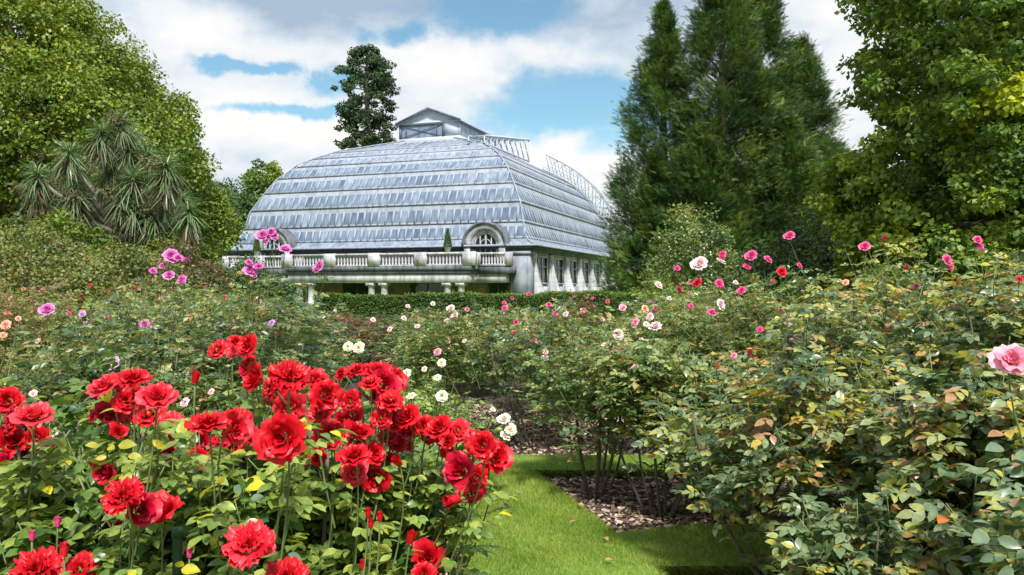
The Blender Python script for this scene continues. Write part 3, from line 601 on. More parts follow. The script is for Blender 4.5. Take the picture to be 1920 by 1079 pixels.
leaf_spray(rbx, [(1860, 985, 1.35, 95, -1, .35), (1850, 1000, 1.35, 90, -1, -.1), (1870, 1010, 1.35, 90, .8, -.2), (1880, 840, 1.4, 90, -1, .1), (1890, 910, 1.4, 80, -.6, -.4), (1905, 950, 1.4, 80, 1, .3), (1900, 740, 1.5, 60, -1, .1), (1862, 1040, 1.35, 80, -.9, -.5), (1900, 1070, 1.35, 80, -1, 0), (1895, 900, 1.4, 70, -1, .3), (1915, 545, 1.6, 50, -1, .2)], M['greyleaf'])
leaf_spray(rbx, [(1772, 970, 1.5, 58, -1, .02), (1500, 855, 2.4, 30, .6, -.5)], M['rustleaf'])
rose_bush((3.0, 3.4), 1.84, .7, 'mix', 'tall rose bush beyond the right edge pink bloom with rusty shoots', [B(1912, 523, 16, 3, 'open', 'crimson')], 240, .053, 2, 184, .12, 8, .2)
rose_bush((1.60, 5.62), 1.15, .56, 'mix', 'copper tinted rose bush at the right end of the visible bark bed', [], 200, .05, 2, 186, .06, 8, .2)
rose_bush((1.1, 13.6), 1.52, .75, 'bronze', 'tall bronze shooted rose bush standing up against the hedge', [B(x, y, d, 13.2, 'open', 'hotpink') for x, y, d in ((992, 552, 12), (945, 568, 9), (1110, 560, 8))], 190, .05, 1, 187, .1, 7, .4)
rose_bush((-1.35, 12.4), 1.36, .7, 'mid', 'rose bush with pale lilac pink blooms breaking the hedge line', [B(x, y, d, 12, 'full', 'palepink') for x, y, d in ((845, 578, 15), (852, 592, 15), (838, 602, 10), (765, 575, 9), (812, 570, 9))], 190, .05, 1, 188, .1, 7, .1)
rose_bush((2.5, 10.6), 1.75, .8, 'mid', 'loose green rose bush with salmon blooms below the right end of the hedge', [B(x, y, d, 10.2, 'full', c) for x, y, d, c in ((1167, 577, 14, 'pink'), (1255, 560, 10, 'palepink'), (1290, 570, 12, 'hotpink'), (1130, 600, 10, 'palepink'))], 210, .05, 1, 189, .1, 7, .1)
# ---- field rows behind, shared foliage prototypes
ORD = ['first', 'second', 'third', 'fourth', 'fifth', 'sixth', 'seventh', 'eighth', 'ninth', 'tenth', 'eleventh', 'twelfth']
PAL = {'mid': 'green', 'blue': 'blue green', 'olive': 'olive', 'bronze': 'bronze red', 'mix': 'yellow tinged'}
protos = {}
def field_bush(loc, pal, k, scale, label, blooms):
    key = (pal, k)
    e = empty('rose_bush', (loc[0], loc[1], -.07), 0); tag(e, label, 'rose bush', 'rose bushes in the far rows')
    if key not in protos:
        tb, tw, (P_, D_, S_, N_, V_) = bush_parts(500 + len(protos) * 7, 1.4, .85, 330, .05, 1, .12, 6, .15 if pal in ('bronze', 'olive') else .05)
        a = link_mesh('foliage', [scatter(*LEAF1, P_, D_, N_, S_, V_)], M[pal], e); b = link_mesh('canes', tb + tw[::3], M['oldcane'], e)
        protos[key] = (a, b)
    else:
        a, b = (o.copy() for o in protos[key])
        for o in (a, b): COL.objects.link(o); o.parent = e
    a.scale = b.scale = scale; a.rotation_euler.z = b.rotation_euler.z = random.uniform(0, 6.28)
    for (wp, dia, shp, colr, face) in blooms: place_bloom(e, wp, dia, shp, colr, face)
rows = [(9.9, 1.20, [-5.6, -4.0, -2.6, 0.6, 2.4, 4.1, 5.6], 'in the nearest far row'),
        (12.2, 1.27, [-7.4, -5.6, -4.0, -.6, 1.0, 2.7, 4.6, 6.6], 'in the second far row'),
        (14.8, 1.33, [-9.0, -7.0, -5.0, -3.2, -1.2, 0.9, 3.0, 5.2, 7.6], 'in the middle far row'),
        (17.6, 1.37, [-10.5, -8.2, -6.0, -3.8, -1.7, 0.4, 2.5, 4.8, 7.3, 9.8], 'in the row before last'),
        (20.3, 1.40, [-12, -9.4, -7.0, -4.7, -2.4, -.2, 2.0, 4.3, 6.8, 9.4, 12.0], 'in the row under the hedge')]
pals = ['mid', 'olive', 'blue', 'bronze', 'mix', 'mid', 'blue']
ci = 0
for ri, (Y, H, xs, txt) in enumerate(rows):
    for k, x in enumerate(xs):
        ci += 1; pal = pals[(ci * 3 + ri) % 7]
        if x < -4: pal = 'olive' if ci % 3 else 'mid'
        if ri == 2 and k == 5: pal = 'bronze'
        yy = Y + random.uniform(-.35, .35); h = H * random.uniform(.93, 1.07); h = max(h, .5)
        bl = []; colr = random.choice(['hotpink', 'palepink', 'pink', 'palepink', 'peach', 'magenta'])
        pxx = 960 + F * x / yy
        if pxx <= 560 or pxx >= 1260: h *= 1.12
        if 560 < pxx < 1260: h *= {0: 1.05, 1: .96, 2: .88, 3: .80, 4: .72}[ri] * random.uniform(.85, 1.22)
        for q in range(random.choice([1, 2, 2, 3, 5, 7])):
            bl.append(((x + random.uniform(-.7, .7), yy - random.uniform(.2, .6), h * random.uniform(.72, 1.03)), random.uniform(.04, .085), random.choice(['full', 'open', 'cup']), colr, (random.uniform(-.5, .5), -1, .5)))
        s = (1.05 + .1 * random.random()) * (1 + .12 * ri)
        cw = {'hotpink': 'hot pink', 'palepink': 'pale pink', 'pink': 'pink', 'peach': 'peach', 'magenta': 'magenta'}[colr]
        field_bush((x, yy), pal, ri % 2, (s, s, h / 1.4), f'{PAL[pal]} bush with {cw} blooms, {ORD[k]} from left {txt}', bl)

# ------------------------------------------------------------------ hedge
e = empty('clipped_hedge', (1.0, 22.6, 0)); tag(e, 'long low clipped dark green hedge in front of the conservatory', 'hedge')
n = 90000; hx = RNG.uniform(-6.5, 4.6, n); L_ = RNG.random(n)
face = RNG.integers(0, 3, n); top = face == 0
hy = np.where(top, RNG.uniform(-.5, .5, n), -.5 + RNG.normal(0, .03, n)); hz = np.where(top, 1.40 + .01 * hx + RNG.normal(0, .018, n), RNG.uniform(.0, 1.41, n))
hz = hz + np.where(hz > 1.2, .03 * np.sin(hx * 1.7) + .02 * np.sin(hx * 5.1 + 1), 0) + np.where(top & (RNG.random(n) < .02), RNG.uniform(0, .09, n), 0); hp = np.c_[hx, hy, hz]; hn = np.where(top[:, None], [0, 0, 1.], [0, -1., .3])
link_mesh('foliage', [scatter(*LEAFW, hp, RNG.normal(size=(n, 3)) + hn * .8, hn + RNG.normal(0, .5, (n, 3)), RNG.uniform(.03, .055, n), np.clip(np.where(top, .75, .35) + RNG.normal(0, .2, n), 0, 1))], M['hedge'], e)  # lit top and shaded front put into the leaf tones
V, Fc, _ = box(-6.5, 4.6, -.44, .46, 0, 1.36); V[:, 2] += np.where(V[:, 2] > 1, V[:, 0] * .01, 0)
link_mesh('inner_branches', [(V, Fc)], solid('hedge_core', (.025, .045, .012), .9), e)

# ------------------------------------------------------------------ trees
def clumps_mesh(name, centres, rad, per, size, mat, parent, vbase=None, tpl=LEAFW, seed=1, flat=.75, outc=None, vs=.14):
    r = np.random.default_rng(seed); N = len(centres); rad = np.broadcast_to(rad, (N,))
    c = np.repeat(centres, per, 0); rr = np.repeat(rad, per); n = len(c)
    u = norm(r.normal(size=(n, 3))); q = r.uniform(.2, 1, n) ** .5
    p = c + u * (rr * q)[:, None] * [1, 1, flat]
    up = norm(u * .9 + [0, 0, .8] + r.normal(0, .45, (n, 3)))
    d = u * .6 + r.normal(0, .7, (n, 3)) - [0, 0, .3]
    vb = np.repeat(vbase if vbase is not None else r.uniform(.2, .7, N), per)
    v = np.clip(vb + r.normal(0, vs, n), 0, 1)
    return link_mesh(name, [scatter(*tpl, p, d, up, r.uniform(.7, 1.3, n) * size, v)], mat, parent)
def limb_mesh(paths, mat, parent, name='trunk'):
    return link_mesh(name, [tube(p_, r_, 7) for p_, r_ in paths], mat, parent, True)
def broad_tree(loc, prof, label, mat, nclump, per, size, crad, seed, name='broadleaf_tree', bark='bark', cat='tree', group=None, trunkr=.35, warmtop=0):
    """prof: list of (z, r) outline of the crown."""
    r = np.random.default_rng(seed); e = empty(name, loc); tag(e, label, cat, group)
    prof = np.array(prof, float); zz = np.linspace(prof[0, 0], prof[-1, 0], 60); rr = np.interp(zz, prof[:, 0], prof[:, 1])
    w = (rr + .3); w = w / w.sum(); iz = r.choice(60, nclump, p=w); z = zz[iz] + r.normal(0, .2, nclump)
    a = r.uniform(0, 6.283, nclump); q = r.uniform(.55, 1.0, nclump) ** .6
    lump = 1 + .07 * np.sin(3 * a + z * .7 + seed) + .05 * np.sin(7 * a - z * 1.3)
    R_ = np.interp(z, prof[:, 0], prof[:, 1]) * q * lump
    c = np.c_[R_ * np.cos(a), R_ * np.sin(a), z]
    clumps_mesh('crown', c, crad * r.uniform(.6, 1.3, nclump), per, size, mat, e, np.clip(r.normal(.42, .16, nclump) + warmtop * (z - z.min()) / (np.ptp(z) + .01), 0, 1), seed=seed)
    H = prof[-1, 0]; paths = [([(0, 0, -.1), (.1, 0, H * .3), (0, .1, H * .6), (0, 0, H * .92)], np.array([1, .8, .5, .1]) * trunkr)]
    for k in range(9):
        a_ = k * 2.4; z0 = H * (.15 + .07 * k); z1 = min(z0 + H * .15, H * .9); R1 = np.interp(z1, prof[:, 0], prof[:, 1]) * .8
        paths.append((bez((0, 0, z0), (R1 * .4 * math.cos(a_), R1 * .4 * math.sin(a_), z0 + .4), (R1 * math.cos(a_), R1 * math.sin(a_), z1), 6), np.linspace(trunkr * .4, .03, 6)))
    limb_mesh(paths, M[bark], e)
    return e
# the large linden on the left
broad_tree((-22.7, 36, 0), [(.8, 7), (2.5, 8.2), (5, 8.9), (7.4, 8.8), (9, 8.0), (10.8, 6.6), (13.2, 4.6), (14.8, 2.6), (15.7, .6)],
           'huge domed yellow green broadleaf tree filling the upper left', M['lime'], 1500, 210, .155, .85, 11, 'linden_tree', trunkr=.5, warmtop=.22)
broad_tree((-27.5, 30, 0), [(.8, 4), (3, 5.6), (7, 5.8), (10, 4.6), (12.5, 2.5), (13.5, .5)],
           'broadleaf tree cut by the left edge beside the huge domed tree', M['lime'], 500, 170, .165, .8, 12, 'linden_tree', trunkr=.4)
# shrubs on the left
broad_tree((-8.6, 17.8, 0), [(.1, 1.2), (.7, 1.7), (1.4, 1.6), (2.0, 1.0), (2.3, .3)], 'olive shrub with pink tinges at the left edge', M['olive'], 220, 90, .07, .3, 13, 'shrub', cat='shrub', trunkr=.05)
broad_tree((-11.3, 18.5, 0), [(.1, 1.6), (.9, 2.2), (1.9, 2.0), (2.6, 1.2), (2.9, .3)], 'taller olive shrub cut off by the left edge', M['olive'], 260, 90, .07, .3, 14, 'shrub', cat='shrub', trunkr=.05)
broad_tree((-9.6, 22.8, 0), [(.1, 1.4), (.8, 1.7), (1.7, 1.6), (2.3, 1.0), (2.6, .3)], 'reddish berried shrub below the cabbage tree', M['bronze'], 220, 90, .07, .32, 15, 'shrub', cat='shrub', trunkr=.05)
broad_tree((-13.8, 24.0, 0), [(.1, 2), (1.2, 2.6), (2.4, 2.3), (3.2, 1.2), (3.5, .3)], 'light green shrub left of the cabbage tree trunk', M['lime'], 240, 90, .10, .4, 16, 'shrub', cat='shrub', trunkr=.05)
broad_tree((-11.6, 27.0, 0), [(.1, 1.4), (1.0, 1.8), (2.0, 1.7), (3.0, 1.0), (3.4, .3)], 'bright green rounded shrub right of the cabbage tree trunk', M['lime'], 260, 90, .10, .4, 17, 'shrub', cat='shrub', trunkr=.05)
broad_tree((-8.6, 26.0, 0), [(.1, 1.4), (.7, 1.7), (1.4, 1.5), (2.0, .8), (2.2, .2)], 'low green shrub between the cabbage tree and the conservatory', M['dark'], 200, 90, .08, .35, 18, 'shrub', cat='shrub', trunkr=.05)
broad_tree((-33.4, 92, 0), [(.1, 3.0), (3, 4.4), (8, 4.2), (11.5, 3.0), (13.6, 1.0)], 'dark tree with purple tones left of the conservatory', M['dark'], 420, 90, .26, .9, 19, 'broadleaf_tree')
broad_tree((-31, 100, 0), [(1, 3), (5, 5), (10, 4.8), (14, 3.2), (17, 1)], 'green tree rising behind the left end of the conservatory', M['maple'], 300, 90, .35, 1.0, 20, 'broadleaf_tree')
broad_tree((-25.0, 58, 0), [(.1, 1.8), (2, 2.3), (4.0, 2.0), (5.3, 1.3), (6.2, .4)], 'dark green tree beside the far left eave', M['maple'], 260, 90, .2, .7, 21, 'broadleaf_tree')
broad_tree((6.3, 27, 0), [(.2, 1.1), (1, 1.6), (2.2, 1.5), (3.3, 1.1), (4.0, .6)], 'small yellow green shrubby tree with pinkish shoots before the cypresses', M['mid'], 230, 80, .09, .38, 22, 'young_tree', trunkr=.07)
broad_tree((4.6, 25.6, 0), [(.1, .7), (.6, 1.0), (1.2, .9), (1.75, .4)], 'low green shrub at the right end of the hedge', M['lime'], 120, 80, .06, .25, 23, 'shrub', cat='shrub', trunkr=.04)
broad_tree((9.8, 24, 0), [(.1, 2.4), (1.2, 2.9), (2.4, 2.5), (3.4, 1.2)], 'dark shrub under the cypresses behind pink roses', M['dark'], 260, 90, .10, .45, 24, 'shrub', cat='shrub', trunkr=.05)
broad_tree((14.5, 23, 0), [(.1, 2.6), (1.2, 3.2), (2.4, 2.7), (3.4, 1.2)], 'dark shrub under the spreading maple at the right', M['dark'], 260, 90, .10, .45, 25, 'shrub', cat='shrub', trunkr=.05)

# cabbage tree
def cabbage_tree(base, heads, fork, label, seed, s=1.0, per=260):
    r = np.random.default_rng(seed); e = empty('cabbage_tree', tuple(base)); tag(e, label, 'tree')
    base = np.array(base); paths = []; pos = []; d = []; sz = []; v = []; dp = []; dd = []; ds = []
    for h in heads:
        h = np.array(h) - base; f0 = fork[r.integers(len(fork))] - base
        paths.append((bez(f0, (f0 + h) / 2 + [0, 0, -.3 * s] + r.normal(0, .15, 3), h - [0, 0, .1], 6), np.linspace(.10, .06, 6) * s))
        n = per; z = r.uniform(-1, .95, n); a = r.uniform(0, 6.283, n); q = np.sqrt(1 - z * z)
        pos.append(np.tile(h, (n, 1)) - np.c_[np.zeros(n), np.zeros(n), np.clip(-z, 0, 1) * .35 * s]); d.append(np.c_[q * np.cos(a), q * np.sin(a), z])
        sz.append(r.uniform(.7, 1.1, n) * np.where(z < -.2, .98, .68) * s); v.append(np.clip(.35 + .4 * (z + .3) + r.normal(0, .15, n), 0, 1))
        n = 45; a = r.uniform(0, 6.283, n)
        dp.append(np.tile(h - [0, 0, .3 * s], (n, 1)) + r.normal(0, .08 * s, (n, 3))); dd.append(np.c_[.45 * np.cos(a), .45 * np.sin(a), -np.ones(n)]); ds.append(r.uniform(.6, 1.1, n) * s)
    for f0 in fork:
        f0 = f0 - base; paths.append((bez((0, 0, -.1), f0 * [.3, .3, .5], f0, 6), np.linspace(.26, .15, 6) * s))
    limb_mesh(paths, M['palebark'], e)
    cat_ = np.concatenate
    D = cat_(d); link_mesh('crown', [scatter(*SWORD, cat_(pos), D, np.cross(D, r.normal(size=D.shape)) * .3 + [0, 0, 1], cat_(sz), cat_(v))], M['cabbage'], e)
    D = cat_(dd); link_mesh('dead_leaf_skirt', [scatter(*SWORD, cat_(dp), D, r.normal(size=D.shape), cat_(ds), r.uniform(0, 1, len(D)))], M['deadleaf'], e)
    # spent flower panicles on some heads
    k = heads[::2]; c = np.array([np.array(h) - base + [r.normal(0, .2), -.3 * s, .1 * s] for h in k])
    clumps_mesh('seed_heads', c, .38 * s, 130, .10 * s, M['deadleaf'], e, tpl=LEAF1, seed=seed, flat=.5)
    return e
CH = [(225, 232), (190, 250), (245, 258), (130, 288), (88, 300), (278, 292), (312, 312), (212, 312), (160, 328), (250, 335), (105, 350), (300, 355), (340, 375), (200, 375), (145, 378), (252, 392), (180, 415), (70, 330), (120, 410), (290, 405), (225, 350), (315, 410)]
CH += [(x + random.uniform(-22, 22), y + random.uniform(8, 34)) for x, y in CH[1:19]]
heads = [P(x, y, 28 + random.uniform(-1.9, 1.9)) for x, y in CH]
fork = [P(190, 452, 28.0), P(225, 440, 28.2), P(250, 452, 27.8), P(215, 430, 28.6)]
cabbage_tree((P(216, 500, 28)[0], 28, 0), heads, fork, 'many headed cabbage tree with sword leaves and forked pale trunk', 41, 1.0)
heads = [P(x, y, 42) for x, y in ((398, 355), (415, 380), (385, 375), (428, 372))]
cabbage_tree((P(405, 500, 42)[0], 42, 0), heads, [P(400, 420, 42), P(412, 425, 42)], 'smaller cabbage tree against dark trees left of the conservatory', 43, 1.1)

# redwood behind
e = empty('redwood_tree', (-23.8, 130, 0)); tag(e, 'tall dark narrow redwood rising behind the conservatory roof', 'tree')
r = np.random.default_rng(51); N = 420; z = r.uniform(14, 40.4, N)
rad = np.interp(z, [14, 22, 26, 30, 34, 38, 39.6, 40.6], [4.8, 4.6, 3.5, 4.3, 4.4, 3.5, 2.0, .4]); a = r.uniform(0, 6.283, N); q = r.uniform(.35, 1, N) ** .6
lay = 1 + .22 * np.sin(z * 2.1 + 2 * np.sin(a * 2)); c = np.c_[rad * q * lay * np.cos(a), rad * q * lay * np.sin(a), z + .4 * q]
clumps_mesh('crown', c, 1.0 * r.uniform(.5, 1.2, N), 90, .34, M['redwood'], e, seed=51, flat=.5)
paths = [([(0, 0, 0), (0, 0, 15), (.2, 0, 28), (0, 0, 40)], [1.2, .8, .5, .1])]
for k in range(22):
    a_ = k * 2.4; z0 = 15 + k * 1.1; paths.append((bez((0, 0, z0), (2, 0, z0), (3.2 * math.cos(a_), 3.2 * math.sin(a_), z0 + .6), 4), [.22, .17, .12, .05]))
limb_mesh(paths, M['bark'], e)

# cypress group
def spray_tpl():
    V = []; Fq = []
    for i in range(9):
        t = i / 8; L = .42 * (1 - .75 * t) + .05
        for s in (-1, 1):
            b = len(V); c = np.array([0, t * .85, -.12 * t * t])
            tip = c + np.array([s * L * .75, L * .75, -.1 * L]); w = np.array([0, .03, .0])
            V += [c - w, c + w, tip]; Fq.append((b, b + 1, b + 2))
    b = len(V); V += [(-.02, 0, 0), (.02, 0, 0), (0, 1, -.16)]; Fq.append((b, b + 1, b + 2))
    return np.array(V), np.array(Fq)
SPRAY = spray_tpl()
def cypress(loc, H, R, label, seed, z0=.4):
    r = np.random.default_rng(seed); e = empty('cypress_tree', loc); tag(e, label, 'tree', 'cypresses behind the pink roses')
    nb = int(H * 30); t = r.uniform(0, 1, nb) ** .85; z = z0 + t * (H - z0 - .3)
    prof = np.interp(t, [0, .12, .35, .6, .8, .93, 1], [.9, 1, .88, .64, .36, .16, .03]) * R
    a = r.uniform(0, 6.283, nb); q = r.uniform(.66, 1.18, nb) * (1 + .08 * np.sin(a * 5 + z * 1.1)); q = np.where(r.random(nb) < .2, r.uniform(.3, .7, nb), q)
    c = np.c_[prof * q * np.cos(a), prof * q * np.sin(a), z]
    out = np.c_[np.cos(a), np.sin(a), np.full(nb, .35)]
    per = 84; C = np.repeat(c, per, 0); O = np.repeat(out, per, 0); n = len(C)
    sc = np.repeat(r.uniform(.7, 1.2, nb) * np.interp(t, [0, .8, 1], [1, .8, .5]), per)
    p = C + r.normal(0, .25, (n, 3)) * sc[:, None] * [1, 1, 1.15] + O * (r.uniform(-.5, .25, n) * sc)[:, None]
    d = O + r.normal(0, .45, (n, 3)) + np.array([0, 0, .25])
    up = norm(np.array([0, 0, 1.]) + r.normal(0, .7, (n, 3)) - O * .0)
    vb = np.repeat(np.clip(r.normal(.48, .26, nb), 0, 1), per)
    link_mesh('crown', [scatter(*SPRAY, p, d, up, r.uniform(.20, .42, n) * sc ** .5, np.clip(vb + r.normal(0, .12, n), 0, 1))], M['conifer'], e)
    paths = [([(0, 0, -.1), (0, 0, H * .5), (0, 0, H * .97)], [.4, .22, .03])]
    for k in range(0, nb, 12):
        paths.append((bez((0, 0, z[k] * .93), c[k] * [.5, .5, 1] - [0, 0, .2], c[k], 4), [.06, .05, .035, .015]))
    limb_mesh(paths, M['bark'], e)
cypress((7.8, 41, 0), 16.4, 2.9, 'slender cypress with pointed top, leftmost of the dark conifers', 61)
cypress((10.3, 39, 0), 18.6, 3.3, 'tall bright green cypress in the middle of the conifer group', 62)
cypress((12.6, 40.5, 0), 19.0, 3.0, 'tall cypress with airy double top cut by the top edge', 63)
cypress((15.3, 42, 0), 15.0, 2.9, 'shorter darker cypress, rightmost of the conifer group', 64)
cypress((7.2, 39.5, 0), 8.2, 2.1, 'low cypress skirt overlapping the right end of the conservatory', 65)
cypress((9.0, 37.5, 0), 9.5, 2.3, 'mid height bright cypress standing before the conifer group', 66)
cypress((13.2, 38, 0), 10, 2.5, 'full cypress in front of the shorter dark one', 67)

# maple on the right: outline from the photograph given depth and thickness
MP = [(1590, -60), (1600, 20), (1660, 60), (1615, 110), (1585, 150), (1600, 190), (1650, 200), (1640, 250), (1600, 290), (1560, 315), (1520, 352), (1545, 385), (1575, 420), (1570, 470), (1585, 530), (1700, 560), (2050, 560), (2300, 400), (2350, 100), (2200, -200), (1800, -200)]
e = empty('maple_tree', (11.6, 18.5, 0)); tag(e, 'large spreading green maple overhanging the roses at the right edge', 'tree')
r = np.random.default_rng(71); N = 5200
x = r.uniform(1510, 2350, N); y = r.uniform(-200, 560, N); ok = inside(MP, x, y); x = x[ok]; y = y[ok]
# layered branches: gather clumps to sloping tiers
tier = np.round((y + .18 * (x - 1500)) / 62) * 62 - .18 * (x - 1500); y = np.where(r.random(len(y)) < .6, y + (tier + 14 * np.sin(x * .021) - y) * .5, y)
edge = np.clip((x - 1500) / 300, .15, 1); Yd = 18.5 + r.uniform(-1, 1, len(x)) * 5.0 * edge
c = np.array([P(a_, b_, d_) for a_, b_, d_ in zip(x, y, Yd)]) - np.array([11.6, 18.5, 0])
keep = r.random(len(c)) < .52; c = c[keep]; x = x[keep]; y = y[keep]
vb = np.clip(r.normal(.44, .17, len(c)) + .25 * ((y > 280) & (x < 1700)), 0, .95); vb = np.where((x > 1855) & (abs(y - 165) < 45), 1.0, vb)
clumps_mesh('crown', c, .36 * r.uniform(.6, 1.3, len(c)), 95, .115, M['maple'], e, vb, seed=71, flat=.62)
paths = [([(0, 0, -.1), (.1, 0, 2), (0, .1, 4.5), (.3, 0, 7.5), (.6, 0, 10)], [.42, .34, .26, .15, .04])]
for k, (px, py, dY, z0) in enumerate([(1560, 350, -1, 2.6), (1600, 20, .5, 4.5), (1680, 150, -1.5, 4.0), (1620, 290, 1, 3.2), (1590, 450, 0, 2.0), (1700, -50, 2, 5.5), (1760, 120, -3.5, 4.0), (1700, 430, -3, 2.3), (2100, 100, 1, 4), (2150, 300, -2, 3), (1800, 250, -4, 3.0), (1680, 240, 2.5, 3.6), (2000, -150, -1, 6)]):
    tp = P(px + 75, py, 18.5 + dY) - np.array([11.6, 18.5, 0]); st = np.array([0, 0, z0]); md = (st + tp) / 2 + [0, 0, .7]
    main = bez(st, md, tp, 8); paths.append((main, np.linspace(.15, .02, 8)))
    for q in range(5):
        s0 = main[2 + q]; paths.append((bez(s0, s0 + r.normal(0, .3, 3), s0 + r.normal(0, .8, 3) + [0, 0, .3], 4), [.05, .035, .02, .01]))
limb_mesh(paths, M['bark'], e)
# more trees closing the garden to the sides
broad_tree((27, 38, 0), [(1, 5), (4, 7), (9, 7), (13, 4.5), (16, 1)], 'broad green tree far right behind the maple', M['maple'], 420, 90, .28, .9, 81)
broad_tree((22, 60, 0), [(1, 5), (4, 6.5), (8, 6), (11, 3.5), (13, 1)], 'green tree beyond the cypresses', M['maple'], 320, 90, .32, 1.0, 82)
broad_tree((-42, 48, 0), [(1, 7), (5, 9), (11, 8.5), (15, 5), (18, 1)], 'broad green tree far left behind the domed tree', M['lime'], 420, 90, .32, 1.1, 83)
for i, (x, Y) in enumerate([(-16, 24), (-16.5, 18), (-14, 14), (18, 16)]):
    broad_tree((x, Y, 0), [(.1, 1.6), (1, 2.2), (2.0, 2.0), (2.8, .8)], ['green shrub at the far left near the rose rows', 'broad shrub left of the middle rows', 'shrub at the left corner of the rose garden', 'shrub at the far right of the rose garden'][i], M['dark'], 160, 70, .1, .4, 90 + i, 'shrub', cat='shrub', trunkr=.05)

# ------------------------------------------------------------------ conservatory
W, D = 29.8, 36.0
bld = empty('conservatory', (1.5, 65, 0), math.radians(-19.6)); tag(bld, 'large domed glasshouse with tiered whitewashed glass roof above a stone balcony', 'conservatory')
prof = np.array([(-.75, 5.05), (-.15, 5.2), (.3, 5.5), (.62, 6.0), (.85, 6.8), (1.3, 8.7), (2.1, 10.3), (3.05, 11.95), (4.4, 13.45), (5.75, 14.35), (7.3, 15.15), (12.1, 16.7)])
zt = [5.05, 5.75, 7.15, 8.9, 10.6, 12.1, 13.3, 14.2, 14.95, 16.7]
ut = [float(np.interp(z, prof[:, 1], prof[:, 0])) for z in zt]; 
def side_pts(side, u, z, s):
    """s in 0..1 along the eave of a side, left to right seen from outside"""
    if side == 0: return np.array([-W + u + s * (W - 2 * u), u, z])
    if side == 1: return np.array([-u, u + s * (D - 2 * u), z])
    if side == 2: return np.array([-u - s * (W - 2 * u), D - u, z])
    return np.array([-W + u, D - u - s * (D - 2 * u), z])
def outn(side): return np.array([(0, -1, 0), (1, 0, 0), (0, 1, 0), (-1, 0, 0)][side], float)
r = np.random.default_rng(5)
core = []
for i in range(len(zt) - 1):
    u0, u1, z0, z1 = ut[i], ut[i + 1], zt[i], zt[i + 1]
    tier = link_mesh('roof_tier', [beam(side_pts(s, u0 - .02, z0, 0), side_pts(s, u0 - .02, z0, 1), .16, .17) for s in range(4)], M['roofwhite'], bld)
    panes = []; bars = []
    for s in range(4):
        L = (W if s % 2 == 0 else D) - 2 * u0; n = max(6, int(round(L / .78)))
        if i == 0: # flared metal skirt of three curved strips
            zs = [5.05, 5.2, 5.45, 5.75]; us = [float(np.interp(z, prof[:, 1], prof[:, 0])) for z in zs]
            for k in range(3):
                V = [side_pts(s, us[k], zs[k], 0), side_pts(s, us[k], zs[k], 1), side_pts(s, us[k + 1], zs[k + 1], 1), side_pts(s, us[k + 1], zs[k + 1], 0)]
                panes.append((np.array(V), np.array([(0, 1, 2, 3)]), .8))
            for k in range(0, n + 1):
                pts = [side_pts(s, us[j], zs[j], k / n) + outn(s) * .03 for j in range(4)]; bars.append(tube(pts, .03, 4))
            continue
        up = norm(np.array([0, 0, 1.]) * (u1 - u0) + outn(s) * (z1 - z0))
        white = i >= 6; lean = .05 if i < 7 else .0; Lf = W if s % 2 == 0 else D; step = .74; n = int(Lf / step)
        cols = np.clip(r.normal(.45 if s == 0 else .8, .13, n + 1) + .16 * np.sin(np.arange(n + 1) * .37 + i * 2), 0, 1)  # sides coloured paler than the front: sunlight put into the pane tone
        def pt(g, zf, o_=0.0):
            u = u0 + (u1 - u0) * zf; z = z0 + (z1 - z0) * zf; g = min(max(g, u), Lf - u)
            return side_pts(s, u, z, (g - u) / (Lf - 2 * u)) + outn(s) * (o_ + lean * (1 - zf))
        for k in range(n + 1):
            g0, g1 = k * Lf / (n + 1), (k + 1) * Lf / (n + 1)
            if g1 < u0 + .05 or g0 > Lf - u0 - .05: continue
            j = r.normal(0, .012, 4); V = np.array([pt(g0, 0, -.02), pt(g1, 0, -.02), pt(g1, .68, -.02), pt(g0, .68, -.02)]) + outn(s) * j[:, None]
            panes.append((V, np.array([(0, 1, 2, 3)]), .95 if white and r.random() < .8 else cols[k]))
            if g0 > u0 + .1 and g0 < Lf - u0 - .1:
                p_hi = .70
                if g0 < u1: p_hi = min(.7, (g0 - u0) / (u1 - u0 + 1e-6))
                if g0 > Lf - u1: p_hi = min(.7, (Lf - u0 - g0) / (u1 - u0 + 1e-6))
                if p_hi > .08: bars.append(beam(pt(g0, 0, .04), pt(g0, p_hi, .04), .17 if s == 0 else .06, .07, up))
        V = np.array([side_pts(s, u0 + (u1 - u0) * .68, z0 + (z1 - z0) * .68, 0), side_pts(s, u0 + (u1 - u0) * .68, z0 + (z1 - z0) * .68, 1), side_pts(s, u1, z1, 1), side_pts(s, u1, z1, 0)])
        core.append((V - outn(s) * .01, np.array([(0, 1, 2, 3)])))
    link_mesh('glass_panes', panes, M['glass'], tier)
    link_mesh('glazing_bars', bars, M['roofwhite'], tier)
link_mesh('roof_ledges', core, M['roofwhite'], bld)
# hips
hp = []
for (sx, sy, ox, oy) in ((-1, 1, 0, 0), (1, 1, -W, 0), (-1, -1, 0, D), (1, -1, -W, D)):
    pts = np.array([(ox + sx * u, oy + sy * u, z + .06) for u, z in prof]); hp.append(tube(pts, .07, 6))
link_mesh('hip_capping', hp, M['roofwhite'], bld, True)
